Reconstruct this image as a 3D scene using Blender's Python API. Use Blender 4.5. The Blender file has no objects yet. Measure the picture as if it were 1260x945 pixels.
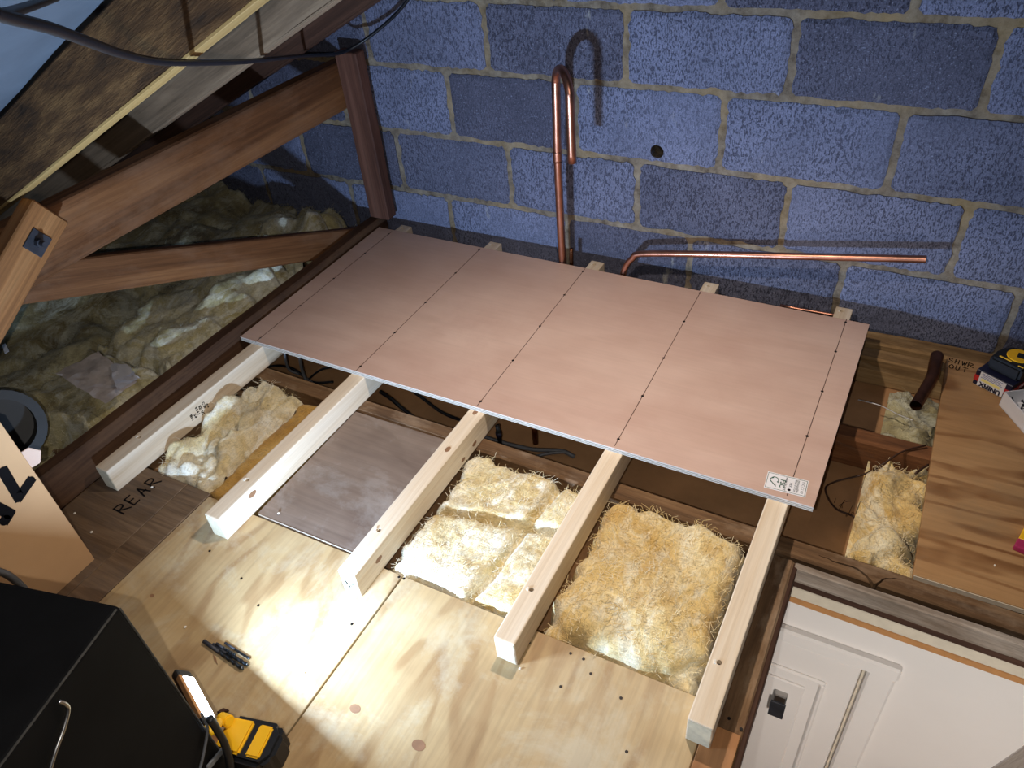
import bpy, bmesh, math, random
from mathutils import Vector, Matrix, Euler, noise
V = Vector
S = bpy.context.scene
C = S.collection

# ------------------------------------------------------------------ camera
FPX = 945.92
cam_d = bpy.data.cameras.new('camera'); cam = bpy.data.objects.new('camera', cam_d); C.objects.link(cam)
cam_d.sensor_fit = 'HORIZONTAL'; cam_d.sensor_width = 36.0; cam_d.lens = 36.0 * FPX / 1260.0
cam_d.clip_start = 0.02; cam_d.clip_end = 60
CAMP = V((1.2172, -2.1102, 1.4343))
cam.matrix_world = Matrix.Translation(CAMP) @ (Matrix.Rotation(0.551106, 4, 'Z') @ Matrix.Rotation(0.881266, 4, 'X') @ Matrix.Rotation(-0.109275, 4, 'Z'))
S.camera = cam

# ------------------------------------------------------------------ light and exposure
S.view_settings.view_transform = 'Standard'; S.view_settings.look = 'None'
S.view_settings.exposure = 0.0; S.view_settings.gamma = 1.0; S.view_settings.use_curve_mapping = False
wd = bpy.data.worlds.new('world'); S.world = wd; wd.use_nodes = True
wd.node_tree.nodes['Background'].inputs[0].default_value = (0.55, 0.6, 0.7, 1)
wd.node_tree.nodes['Background'].inputs[1].default_value = 0.03

def lamp(name, kind, loc, energy, col, radius, aim=None, angle=None, blend=1.0):
    d = bpy.data.lights.new(name, kind); o = bpy.data.objects.new(name, d); C.objects.link(o)
    d.energy = energy; d.color = col; d.shadow_soft_size = radius; o.location = loc
    if aim is not None:
        o.rotation_euler = (V(aim) - V(loc)).to_track_quat('-Z', 'Y').to_euler()
    if angle: d.spot_size = math.radians(angle); d.spot_blend = blend
    return o
# warm hanging lamp above the board: the shadows of all five batten ends meet at this spot, above the frame
lamp('hanging_lamp_offscreen', 'SPOT', (0.66, -0.88, 1.24), 48.0, (1.0, 0.85, 0.71), 0.02, aim=(0.72, -1.02, 0), angle=124, blend=0.75)
# the photographer's phone torch beside the lens: the black box throws its shadow straight away from here
lamp('phone_torch_offscreen', 'SPOT', (1.16, -2.16, 1.41), 33.0, (1.0, 0.93, 0.85), 0.006, aim=(0.55, -1.2, 0.0), angle=114, blend=0.7)

# the room under the hatch is lit from inside (its wall is far brighter than the torch can make it, with shade under the door head): its ceiling lamp, out of sight under the loft floor
lamp('room_below_lamp_offscreen', 'POINT', (1.70, -2.35, -0.22), 44.0, (1.0, 0.93, 0.86), 0.08)

# ------------------------------------------------------------------ helpers: colour and nodes
def L(r, g, b):
    f = lambda c: (c / 255 / 12.92) if c / 255 <= 0.04045 else ((c / 255 + 0.055) / 1.055) ** 2.4
    return (f(r), f(g), f(b), 1.0)

class NT:
    def __init__(s, name):
        s.m = bpy.data.materials.new(name); s.m.use_nodes = True; s.t = s.m.node_tree
        s.b = s.t.nodes['Principled BSDF']
    def n(s, typ, **kw):
        nd = s.t.nodes.new(typ)
        for k, v in kw.items():
            if k.startswith('i_'):
                k = k[2:]; k = int(k) if k.isdigit() else k.replace('_', ' ')
                nd.inputs[k].default_value = v
            else: setattr(nd, k, v)
        return nd
    def l(s, a, b): s.t.links.new(a, b)
    def coord(s, scale=(1, 1, 1), vary=3.0):
        tc = s.n('ShaderNodeTexCoord'); oi = s.n('ShaderNodeObjectInfo')
        mul = s.n('ShaderNodeMath', operation='MULTIPLY'); mul.inputs[1].default_value = vary
        s.l(oi.outputs['Random'], mul.inputs[0])
        add = s.n('ShaderNodeVectorMath', operation='ADD'); s.l(tc.outputs['Object'], add.inputs[0]); s.l(mul.outputs[0], add.inputs[1])
        mp = s.n('ShaderNodeMapping'); mp.inputs['Scale'].default_value = scale; s.l(add.outputs[0], mp.inputs['Vector'])
        return mp.outputs['Vector']
    def noise(s, vec, scale, detail=5, rough=0.6, dist=0.0):
        nd = s.n('ShaderNodeTexNoise'); s.l(vec, nd.inputs['Vector'])
        nd.inputs['Scale'].default_value = scale; nd.inputs['Detail'].default_value = detail
        nd.inputs['Roughness'].default_value = rough; nd.inputs['Distortion'].default_value = dist
        return nd.outputs['Fac']
    def ramp(s, fac, stops):
        r = s.n('ShaderNodeValToRGB'); s.l(fac, r.inputs[0]); e = r.color_ramp.elements
        while len(e) > 1: e.remove(e[-1])
        e[0].position = stops[0][0]; e[0].color = stops[0][1]
        for p, c in stops[1:]:
            x = e.new(p); x.color = c
        return r.outputs['Color']
    def mix(s, fac, a, b, mode='MIX'):
        m = s.n('ShaderNodeMix', data_type='RGBA', blend_type=mode)
        for sock, v in ((m.inputs[0], fac), (m.inputs[6], a), (m.inputs[7], b)):
            if hasattr(v, 'is_output') or hasattr(v, 'links'): s.l(v, sock)
            else: sock.default_value = v
        return m.outputs[2]
    def math(s, op, a, b=0.0):
        m = s.n('ShaderNodeMath', operation=op)
        for i, v in enumerate((a, b)):
            if hasattr(v, 'links'): s.l(v, m.inputs[i])
            else: m.inputs[i].default_value = v
        return m.outputs[0]
    def bump(s, h, strength=0.3, dist=0.002):
        b = s.n('ShaderNodeBump'); b.inputs['Strength'].default_value = strength; b.inputs['Distance'].default_value = dist
        s.l(h, b.inputs['Height']); s.l(b.outputs[0], s.b.inputs['Normal'])
    def out(s, col, rough=0.7, metal=0.0, spec=0.3):
        if hasattr(col, 'links'): s.l(col, s.b.inputs['Base Color'])
        else: s.b.inputs['Base Color'].default_value = col
        if hasattr(rough, 'links'): s.l(rough, s.b.inputs['Roughness'])
        else: s.b.inputs['Roughness'].default_value = rough
        s.b.inputs['Metallic'].default_value = metal; s.b.inputs['Specular IOR Level'].default_value = spec
        return s.m
g1 = lambda v: (v, v, v, 1)

def wood(name, dark, mid, light, scale=18, grain=0.06, rough=0.7, bump=0.35, dirt=None, dirt_amt=0.5, spec=0.25, fine=1.0, dist=0.8):
    """grain runs along the object's local X"""
    t = NT(name); v = t.coord((grain, 1, 1)); n1 = t.noise(v, scale, 6, 0.65, dist)
    c = t.ramp(n1, [(0.30, dark), (0.50, mid), (0.70, light)])
    v2 = t.coord((grain * 0.35, 1, 1)); n2 = t.noise(v2, scale * 9, 3, 0.7)
    c = t.mix(0.55 * fine, c, t.ramp(n2, [(0.30, g1(0.35)), (0.62, g1(1.0))]), 'MULTIPLY')
    if dirt:
        n3 = t.noise(t.coord((0.5, 1, 1)), 7, 6, 0.7)
        c = t.mix(t.math('MULTIPLY', t.ramp(n3, [(0.48, g1(0)), (0.66, g1(1))]), dirt_amt), c, dirt)
    t.bump(t.math('ADD', n2, n1), bump, 0.0015)
    return t.out(c, rough, spec=spec)

def plywood(name, base, line, dark, light, scale=2.2, freq=26, line_amt=0.6, rough=0.55, stain=None, stretch=(0.35, 1, 1), stain_amt=0.5, spec=0.3, fibre=(0.04, 1, 1), fine=0.35):
    """rotary-cut veneer: contour figure of a low noise"""
    t = NT(name); v = t.coord(stretch); n1 = t.noise(v, scale, 3, 0.5, 0.4)
    s = t.math('SINE', t.math('MULTIPLY', n1, freq * 6.283))
    f = t.ramp(t.math('ADD', t.math('MULTIPLY', s, 0.5), 0.5), [(0.0, g1(0)), (0.62, g1(0.08)), (0.95, g1(1))])
    big = t.noise(t.coord((0.6, 1, 1)), 3.0, 4, 0.6)
    c = t.ramp(big, [(0.32, dark), (0.5, base), (0.68, light)])
    fib = t.noise(t.coord(fibre), 120, 3, 0.6)
    amt = t.math('MULTIPLY', t.math('MULTIPLY', f, line_amt), t.ramp(t.noise(t.coord((1, 1, 1)), 5, 3), [(0.35, g1(0.25)), (0.6, g1(1))]))
    c = t.mix(amt, c, line)
    c = t.mix(fine, c, t.ramp(fib, [(0.3, g1(0.55)), (0.6, g1(1))]), 'MULTIPLY')
    if stain:
        n3 = t.noise(t.coord((1, 1, 1)), 4.5, 7, 0.72, 0.3)
        c = t.mix(t.math('MULTIPLY', t.ramp(n3, [(0.5, g1(0)), (0.68, g1(1))]), stain_amt), c, stain)
    t.bump(fib, 0.15, 0.001)
    return t.out(c, rough, spec=spec)

def plain(name, col, rough=0.5, metal=0.0, spec=0.4, var=0.12, scale=30, bump=0.1):
    t = NT(name); n = t.noise(t.coord(), scale, 4, 0.6)
    c = t.mix(1.0, col, t.ramp(n, [(0.3, g1(1 - var)), (0.7, g1(1.0))]), 'MULTIPLY')
    if bump: t.bump(n, bump, 0.001)
    return t.out(c, rough, metal, spec)

def wool(name, a, b, c_, dirt, dirt_amt=0.7, pale=None):
    t = NT(name); v = t.coord((1, 1, 1)); n1 = t.noise(v, 6, 5, 0.6, 0.7)
    c = t.ramp(n1, [(0.30, a), (0.48, b), (0.66, c_)])
    n2 = t.noise(v, 5, 6, 0.75, 0.5)
    c = t.mix(t.math('MULTIPLY', t.ramp(n2, [(0.52, g1(0)), (0.68, g1(1))]), dirt_amt), c, dirt)
    if pale:
        n4 = t.noise(t.coord((1, 0.5, 1), 9.0), 9, 6, 0.72, 1.6)
        c = t.mix(t.math('MULTIPLY', t.ramp(n4, [(0.47, g1(0)), (0.60, g1(1))]), 0.75), c, pale)
    # felted fibres: thin crossing streaks
    f1 = t.noise(t.coord((1, 0.16, 1), 5.0), 150, 3, 0.7, 1.4); f2 = t.noise(t.coord((0.16, 1, 1), 6.0), 150, 3, 0.7, 1.4)
    f = t.math('MAXIMUM', f1, f2)
    c = t.mix(0.6, c, t.ramp(f, [(0.42, g1(0.55)), (0.56, g1(0.95)), (0.7, g1(1.12))]), 'MULTIPLY')
    t.bump(t.math('ADD', f, t.noise(v, 30, 5, 0.7)), 0.8, 0.004)
    t.b.inputs['Sheen Weight'].default_value = 0.2
    return t.out(c, 1.0, spec=0.05)

# ------------------------------------------------------------------ materials
M = {}
def mat_block():
    t = NT('concrete_block'); v = t.coord((1, 1, 1), 7.0); oi = t.n('ShaderNodeObjectInfo')
    tone = t.ramp(oi.outputs['Random'], [(0.0, L(88, 89, 106)), (0.35, L(106, 109, 130)), (0.7, L(124, 130, 157)), (1.0, L(97, 98, 116))])
    big = t.noise(v, 6, 5, 0.65)
    c = t.mix(1.0, tone, t.ramp(big, [(0.3, g1(0.72)), (0.7, g1(1.06))]), 'MULTIPLY')
    # open pores, stretched a little upright
    pv = t.coord((1, 1, 0.45), 7.0); pits = t.noise(pv, 215, 4, 0.62)
    amt = t.ramp(t.noise(v, 3.0, 2), [(0.34, g1(0.35)), (0.56, g1(1))])
    pm = t.math('MULTIPLY', t.ramp(pits, [(0.38, g1(1)), (0.47, g1(0))]), amt)
    c = t.mix(t.math('MULTIPLY', pm, 0.62), c, L(48, 48, 62))
    sp = t.noise(v, 210, 2, 0.5); c = t.mix(t.ramp(sp, [(0.62, g1(0)), (0.74, g1(0.5))]), c, L(156, 164, 190))
    gr = t.noise(v, 330, 3, 0.6); c = t.mix(0.8, c, t.ramp(gr, [(0.34, g1(0.62)), (0.62, g1(1.15))]), 'MULTIPLY')
    # lime drips and mortar specks
    ef = t.noise(t.coord((1, 1, 0.35), 7.0), 11, 5, 0.7); c = t.mix(t.ramp(ef, [(0.66, g1(0)), (0.76, g1(0.55))]), c, L(190, 188, 176))
    h = t.math('SUBTRACT', t.math('ADD', big, t.math('MULTIPLY', sp, 0.25)), t.math('MULTIPLY', pm, 0.9))
    t.bump(h, 0.75, 0.004)
    return t.out(c, 0.95, spec=0.1)
M['block'] = mat_block()
def mat_mortar():
    t = NT('mortar'); v = t.coord((1, 1, 1)); n = t.noise(v, 26, 7, 0.72)
    c = t.ramp(n, [(0.32, L(80, 70, 60)), (0.5, L(122, 111, 97)), (0.7, L(148, 138, 122))])
    st = t.noise(v, 3, 3); c = t.mix(t.ramp(st, [(0.5, g1(0)), (0.7, g1(0.5))]), c, L(168, 142, 96))
    t.bump(n, 0.9, 0.006); return t.out(c, 0.95, spec=0.1)
M['mortar'] = mat_mortar()
M['pine'] = wood('new_pine', L(206, 182, 150), L(224, 206, 180), L(236, 224, 204), 22, 0.035, 0.55, 0.12, fine=0.35)
M['pine_end'] = plain('pine_end_grain', L(214, 204, 176), 0.8, var=0.2, scale=90)
M['knot'] = plain('pine_knot', L(150, 112, 82), 0.6, var=0.3)
M['board'] = plywood('pink_hardwood_ply', L(204, 175, 160), L(184, 150, 133), L(195, 164, 149), L(213, 186, 171), 1.6, 9, 0.25, 0.42, stretch=(0.25, 1, 1), stain=L(190, 156, 142), stain_amt=0.4, fine=0.12)
M['ply_a'] = plain('ply_core_pale', L(206, 196, 182), 0.7, var=0.25, scale=80)
M['ply_b'] = plain('ply_core_dark', L(150, 136, 122), 0.8, var=0.3, scale=80)
M['floorply'] = plywood('floor_plywood', L(184, 158, 116), L(134, 96, 58), L(168, 138, 98), L(198, 176, 138), 4.0, 9, 0.5, 0.5, stain=L(198, 190, 166), stretch=(1, 0.22, 1), stain_amt=0.55, fibre=(1, 0.05, 1))
M['rightply'] = plywood('right_plywood', L(178, 138, 94), L(122, 80, 44), L(166, 126, 84), L(192, 154, 110), 4.2, 9, 0.9, 0.6, stain=L(140, 122, 96), stretch=(0.22, 1.0, 1), stain_amt=0.35)
M['darkply'] = plywood('weathered_ply', L(132, 114, 100), L(96, 78, 66), L(110, 92, 80), L(150, 134, 122), 3, 12, 0.35, 0.7, stain=L(158, 150, 142), stretch=(0.35, 1, 1), stain_amt=0.6)
M['plank'] = wood('old_floor_plank', L(88, 68, 50), L(120, 96, 72), L(144, 118, 92), 14, 0.10, 0.7, 0.25, dirt=L(92, 82, 74))
M['oldply'] = plywood('orange_ply_offcut', L(168, 118, 74), L(120, 76, 42), L(150, 104, 64), L(182, 132, 88), 5.0, 8, 0.5, 0.6, stretch=(1, .25, 1), fibre=(1, .05, 1))
M['redwood'] = wood('stained_softwood', L(80, 50, 28), L(114, 74, 44), L(142, 98, 62), 14, 0.05, 0.62, 0.3, dirt=L(140, 108, 84), dirt_amt=0.35)
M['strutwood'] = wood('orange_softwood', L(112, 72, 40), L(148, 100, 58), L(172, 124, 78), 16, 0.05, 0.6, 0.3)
M['darkwood'] = wood('dark_softwood', L(46, 30, 22), L(70, 46, 34), L(92, 64, 50), 14, 0.06, 0.7, 0.3)
M['platewood'] = wood('dark_plate', L(50, 34, 24), L(80, 56, 40), L(104, 76, 56), 14, 0.06, 0.75, 0.35, dirt=L(116, 84, 56), dirt_amt=0.4)
M['postwood'] = wood('post_softwood', L(72, 46, 37), L(98, 64, 51), L(122, 86, 71), 14, 0.06, 0.7, 0.3)
M['rough'] = wood('rough_sawn_rafter', L(44, 29, 15), L(78, 53, 28), L(112, 82, 48), 34, 0.22, 0.95, 1.2, fine=1.1, dist=0.1)
M['rafter_pale'] = wood('planed_rafter_edge', L(142, 112, 64), L(158, 128, 78), L(170, 142, 92), 16, 0.05, 0.7, 0.2, fine=0.3)
M['greyrafter'] = wood('grey_rafter', L(82, 66, 50), L(118, 97, 76), L(144, 122, 98), 16, 0.06, 0.8, 0.4, dirt=L(110, 92, 74))
M['joist'] = wood('old_joist', L(72, 52, 36), L(116, 88, 62), L(152, 122, 90), 12, 0.10, 0.85, 0.7, dirt=L(168, 146, 122), dirt_amt=0.6)
M['plate_tan'] = wood('decayed_wall_plate', L(104, 78, 50), L(150, 120, 82), L(182, 152, 110), 12, 0.15, 0.9, 0.9, dirt=L(84, 60, 40), dirt_amt=0.6)
M['joist_red'] = wood('old_joist_face', L(84, 54, 34), L(124, 82, 52), L(156, 112, 76), 12, 0.12, 0.85, 0.8, dirt=L(84, 54, 36), dirt_amt=0.6)
M['greytimber'] = wood('grey_sawn_timber', L(120, 108, 96), L(160, 148, 136), L(188, 178, 168), 16, 0.15, 0.9, 0.8, dirt=L(108, 84, 62), dirt_amt=0.5)
M['plaster'] = plain('ceiling_board_back', L(182, 138, 96), 0.9, var=0.35, scale=7, bump=0.15)
M['felt'] = plain('roof_felt', L(86, 95, 106), 0.8, var=0.3, scale=6, bump=0.3)
M['copper'] = plain('copper', L(206, 146, 122), 0.34, 1.0, var=0.4, scale=18, bump=0.05)
M['copper_old'] = plain('tarnished_copper', L(124, 80, 54), 0.48, 1.0, var=0.5, scale=22, bump=0.1)
M['steel'] = plain('bright_steel', L(205, 205, 205), 0.3, 1.0, var=0.2)
M['wire'] = plain('tinned_wire', L(226, 226, 224), 0.4, 0.3)
M['bit'] = plain('drill_steel', L(120, 128, 134), 0.32, 1.0, var=0.5, scale=60)
M['darksteel'] = plain('dark_steel', L(74, 76, 84), 0.55, 0.7, var=0.4)
M['screw'] = plain('black_screw', L(34, 30, 30), 0.5, 0.6)
M['cable'] = plain('black_cable', L(20, 22, 28), 0.4, var=0.3)
M['greycable'] = plain('grey_cable', L(96, 98, 102), 0.5, var=0.2)
M['browncable'] = plain('brown_cable', L(62, 38, 24), 0.5, var=0.3)
M['case'] = plain('black_case', L(17, 17, 18), 0.75, var=0.5, scale=9, spec=0.15)
M['scuff'] = plain('scuffed_edge', L(78, 76, 72), 0.8, var=0.6, scale=60)
M['blackpl'] = plain('black_plastic', L(28, 30, 34), 0.45, var=0.3)
M['greypl'] = plain('grey_plastic', L(110, 114, 118), 0.5, var=0.2)
M['darkduct'] = plain('dark_grey_plastic', L(58, 62, 66), 0.5, var=0.2)
M['yellow'] = plain('yellow_plastic', L(246, 190, 30), 0.4, var=0.08)
M['white'] = plain('white_paint', L(236, 233, 230), 0.45, var=0.04, scale=4, bump=0.02)
M['cream'] = plain('cream_paint', L(222, 212, 192), 0.6, var=0.15, scale=30)
M['mdf'] = plain('orange_board_edge', L(196, 142, 88), 0.8, var=0.2, scale=40)
M['card'] = plain('cardboard', L(202, 160, 116), 0.8, var=0.1, scale=6, bump=0.05)
M['card_in'] = plain('cardboard_flap', L(222, 192, 172), 0.8, var=0.1, scale=12)
M['ink'] = plain('black_ink', L(20, 18, 19), 0.9, var=0.1, spec=0.08)
M['pencil'] = plain('pencil_line', L(70, 50, 44), 0.8, var=0.2)
M['green'] = plain('green_print', L(40, 84, 66), 0.6, var=0.1)
M['paper'] = plain('paper', L(232, 232, 236), 0.7, var=0.05, scale=20, bump=0.02)
M['oldpaper'] = plain('dirty_paper', L(246, 236, 230), 0.85, var=0.3, scale=26, bump=0.4)
M['navy'] = plain('navy_carton', L(26, 28, 56), 0.45, var=0.2)
M['redprint'] = plain('red_print', L(196, 48, 48), 0.45, var=0.1)
M['magenta'] = plain('magenta_plastic', L(176, 52, 96), 0.4, var=0.2)
M['yellowprint'] = plain('yellow_print', L(244, 232, 150), 0.6, var=0.05)
M['blueprint'] = plain('blue_print', L(96, 108, 160), 0.6, var=0.1)
M['crumb'] = plain('white_crumb', L(232, 226, 212), 0.8)
M['chrome'] = plain('brushed_nickel', L(170, 168, 166), 0.28, 1.0, var=0.2)
M['wool'] = wool('yellow_wool', L(204, 172, 108), L(230, 212, 162), L(244, 236, 210), L(160, 140, 112), 0.5, pale=L(248, 246, 232))
M['wool_warm'] = wool('warm_wool', L(206, 168, 98), L(230, 202, 138), L(240, 222, 174), L(184, 150, 104), 0.6, pale=L(244, 236, 208))
M['wool_tan'] = wool('tan_wool', L(176, 130, 58), L(204, 160, 84), L(216, 178, 106), L(160, 120, 64), 0.5)
M['wool_old'] = wool('old_wool', L(150, 132, 84), L(196, 184, 136), L(222, 216, 184), L(96, 84, 62), 0.55, pale=L(238, 238, 224))
M['wool_dirty'] = wool('dirty_wool', L(110, 96, 66), L(160, 148, 108), L(194, 186, 148), L(58, 48, 36), 0.85, pale=L(210, 210, 190))
def mat_emit(name, col, k):
    t = NT(name); t.b.inputs['Base Color'].default_value = col
    t.b.inputs['Emission Color'].default_value = col; t.b.inputs['Emission Strength'].default_value = k; return t.m
M['led'] = mat_emit('led_panel', (0.9, 0.96, 1.0, 1), 14.0)

# ------------------------------------------------------------------ helpers: objects
WM = {}
def put(name, me, mat, parent=None, mw=None, label=None, cat=None, group=None, kind=None, smooth=False):
    if isinstance(me, bmesh.types.BMesh):
        b = me; me = bpy.data.meshes.new(name); b.normal_update(); b.to_mesh(me); b.free()
    if mat is not None and not me.materials:
        me.materials.append(M[mat] if isinstance(mat, str) else mat)
    if smooth:
        for p in me.polygons: p.use_smooth = True
    o = bpy.data.objects.new(name, me); C.objects.link(o)
    return reg(o, parent, mw, label, cat, group, kind)
def reg(o, parent=None, mw=None, label=None, cat=None, group=None, kind=None):
    mw = mw if mw is not None else Matrix.Identity(4)
    WM[o.name] = mw.copy(); o.matrix_basis = mw
    if parent is not None:
        o.parent = parent; o.matrix_parent_inverse = WM[parent.name].inverted()
    if label: o['label'] = label
    if cat: o['category'] = cat
    if group: o['group'] = group
    if kind: o['kind'] = kind
    return o
def root(name, loc, label=None, cat=None, group=None, kind=None):
    o = bpy.data.objects.new(name, None); C.objects.link(o); o.empty_display_size = 0.05
    return reg(o, None, Matrix.Translation(V(loc)), label, cat, group, kind)

def bm_box(lo, hi, bev=0.0, seg=1):
    b = bmesh.new(); r = bmesh.ops.create_cube(b, size=1.0)
    lo = V(lo); hi = V(hi)
    for v in b.verts: v.co = V((lo[i] + (v.co[i] + 0.5) * (hi[i] - lo[i]) for i in range(3)))
    if bev: bmesh.ops.bevel(b, geom=b.edges[:], offset=bev, segments=seg, affect='EDGES', profile=0.6)
    return b
def box(name, mat, lo, hi, parent=None, bev=0.0, rot=None, **k):
    """box given by world corners; its local origin is its centre"""
    lo = V(lo); hi = V(hi); c = (lo + hi) / 2
    mw = Matrix.Translation(c) @ (rot.to_4x4() if rot is not None else Matrix.Identity(4))
    return put(name, bm_box(lo - c, hi - c, bev), mat, parent, mw, **k)
def frame(a, b, up=(0, 0, 1)):
    x = (V(b) - V(a)).normalized(); u = V(up); y = u.cross(x).normalized(); z = x.cross(y)
    m = Matrix((x, y, z)).transposed().to_4x4(); m.translation = (V(a) + V(b)) / 2
    return m
def timber(name, mat, a, b, w, h, parent=None, up=(0, 0, 1), bev=0.003, wob=0.0, seed=0, n=14, **k):
    """beam along local X from a to b (axis through the section centre); w across, h along up; worn edges"""
    Ln = (V(b) - V(a)).length; bm = bm_box((-Ln / 2, -w / 2, -h / 2), (Ln / 2, w / 2, h / 2), bev)
    if wob:
        for i in range(1, n):
            x = -Ln / 2 + Ln * i / n
            bmesh.ops.bisect_plane(bm, geom=bm.verts[:] + bm.edges[:] + bm.faces[:], plane_co=(x, 0, 0), plane_no=(1, 0, 0))
        for v in bm.verts:
            q = v.co * 7 + V((seed * 3.1, seed, 0)); v.co += V((0, noise.noise(q), noise.noise(q + V((9, 5, 2))))) * wob
    return put(name, bm, mat, parent, frame(a, b, up), **k)

def catmull(pts, per=8):
    pts = [V(p) for p in pts]; P = [2 * pts[0] - pts[1]] + pts + [2 * pts[-1] - pts[-2]]; o = []
    for i in range(1, len(P) - 2):
        a, b, c, d = P[i - 1:i + 3]
        for j in range(per):
            t = j / per
            o.append(0.5 * ((2 * b) + (c - a) * t + (2 * a - 5 * b + 4 * c - d) * t * t + (3 * b - a - 3 * c + d) * t ** 3))
    o.append(pts[-1]); return o
def sweep(pts, r, seg=10, cap=True, flat=1.0, rf=None):
    """tube along points; rf(i,n) -> radius factor"""
    bm = bmesh.new(); n = len(pts); rings = []; prev = None
    for i, p in enumerate(pts):
        d = (pts[min(i + 1, n - 1)] - pts[max(i - 1, 0)]).normalized()
        if prev is None:
            a = d.orthogonal().normalized() if abs(d.z) > 0.9 else V((0, 0, 1)).cross(d).normalized()
        else: a = (prev - d * prev.dot(d)).normalized()
        prev = a; b = d.cross(a); f = rf(i, n) if rf else 1.0
        rings.append([bm.verts.new(p + (a * math.cos(t) + b * math.sin(t) * flat) * r * f) for t in [2 * math.pi * k / seg for k in range(seg)]])
    for A, B in zip(rings, rings[1:]):
        for k in range(seg): bm.faces.new((A[k], A[(k + 1) % seg], B[(k + 1) % seg], B[k]))
    if cap: bm.faces.new(rings[0][::-1]); bm.faces.new(rings[-1])
    return bm
def tube(name, mat, pts, r, parent=None, per=8, seg=10, cap=True, flat=1.0, **k):
    q = catmull(pts, per) if per > 1 else [V(p) for p in pts]; c = q[len(q) // 2].copy()
    k.setdefault('smooth', True)
    return put(name, sweep([p - c for p in q], r, seg, cap, flat), mat, parent, Matrix.Translation(c), **k)
def bm_cyl(r, h, seg=20, r2=None, bev=0.0):
    b = bmesh.new(); bmesh.ops.create_cone(b, cap_ends=True, segments=seg, radius1=r, radius2=r if r2 is None else r2, depth=h)
    if bev: bmesh.ops.bevel(b, geom=[e for e in b.edges if abs(e.verts[0].co.z - e.verts[1].co.z) < 1e-6], offset=bev, segments=2, affect='EDGES')
    return b
def bm_poly(pts2, h, bev=0.0):
    """prism from a 2D outline, from z=0 to h"""
    b = bmesh.new(); a = [b.verts.new((x, y, 0)) for x, y in pts2]; f = b.faces.new(a)
    e = bmesh.ops.extrude_face_region(b, geom=[f]); bmesh.ops.translate(b, verts=[v for v in e['geom'] if isinstance(v, bmesh.types.BMVert)], vec=(0, 0, h))
    bmesh.ops.recalc_face_normals(b, faces=b.faces[:])
    if bev: bmesh.ops.bevel(b, geom=b.edges[:], offset=bev, segments=2, affect='EDGES')
    return b
def bm_strokes(strokes, w, th=0.0006):
    """flat pen strokes in the XY plane; each stroke a polyline"""
    b = bmesh.new()
    for st in strokes:
        q = [V((p[0], p[1], 0)) for p in st]
        if len(q) > 2: q = catmull(q, 4)
        for i in range(len(q) - 1):
            d = (q[i + 1] - q[i])
            if d.length < 1e-7: continue
            d.normalize(); nn = V((-d.y, d.x, 0)) * w / 2; a0 = q[i] - d * w * 0.35; a1 = q[i + 1] + d * w * 0.35
            vs = [b.verts.new(p) for p in (a0 - nn, a1 - nn, a1 + nn, a0 + nn)]
            top = [b.verts.new(v.co + V((0, 0, th + i * 1e-6))) for v in vs]
            b.faces.new(top); b.faces.new(vs[::-1])
            for k in range(4): b.faces.new((vs[k], vs[(k + 1) % 4], top[(k + 1) % 4], top[k]))
    return b
def plane_mw(o, xdir, normal):
    z = V(normal).normalized(); x = (V(xdir) - z * V(xdir).dot(z)).normalized(); y = z.cross(x)
    m = Matrix((x, y, z)).transposed().to_4x4(); m.translation = V(o); return m
def text(name, body, size, mat, parent, mw, bold=0.0, sx=1.0):
    cu = bpy.data.curves.new(name, 'FONT'); cu.body = body; cu.size = size; cu.extrude = 0.0002; cu.offset = bold
    cu.align_x = 'CENTER'; cu.align_y = 'CENTER'; cu.resolution_u = 3
    t = bpy.data.objects.new(name, cu); C.objects.link(t); bpy.context.view_layer.update()
    me = bpy.data.meshes.new_from_object(t.evaluated_get(bpy.context.evaluated_depsgraph_get()))
    bpy.data.objects.remove(t); bpy.data.curves.remove(cu)
    if sx != 1.0:
        for v in me.vertices: v.co.x *= sx
    me.materials.clear()
    return put(name, me, mat, parent, mw)
def fbm(x, y, z=0.0, o=4): return noise.fractal(V((x, y, z)), 0.9, 2.1, o)

# unproject a point of the photograph frame to where it lies on a known plane of the place
R3 = cam.matrix_world.to_3x3()
def ray(u, v): return R3 @ V(((u - 630) / FPX, -(v - 472.5) / FPX, -1.0))
def onz(u, v, z=0.0): d = ray(u, v); return CAMP + d * ((z - CAMP.z) / d.z)
def ony(u, v, y=0.0): d = ray(u, v); return CAMP + d * ((y - CAMP.y) / d.y)
def onx(u, v, x=0.0): d = ray(u, v); return CAMP + d * ((x - CAMP.x) / d.x)

# ================================================================== THE SETTING
# ---- block wall: mortar bed behind, every block a piece of its own
TP = math.tan(math.radians(26.0))
def rafz(x): return 0.715 + (x + 0.64) * TP        # underside of the rafters
def boolean_hole(me, loc, r, depth):
    o = bpy.data.objects.new('tmp', me); C.objects.link(o)
    c = bpy.data.objects.new('tmpc', bpy.data.meshes.new('tmpc')); C.objects.link(c)
    b = bm_cyl(r, depth, 14)
    for v in b.verts:
        f = 1 + 0.16 * noise.noise(v.co * 60); v.co = V((v.co.x * f, v.co.y * f, v.co.z))
    b.transform(Matrix.Translation(loc) @ Matrix.Rotation(math.pi / 2, 4, 'X')); b.to_mesh(c.data); b.free()
    m = o.modifiers.new('b', 'BOOLEAN'); m.operation = 'DIFFERENCE'; m.object = c; m.solver = 'EXACT'
    bpy.context.view_layer.update()
    r_ = bpy.data.meshes.new_from_object(o.evaluated_get(bpy.context.evaluated_depsgraph_get()))
    bpy.data.objects.remove(o); bpy.data.objects.remove(c); return r_
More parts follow.
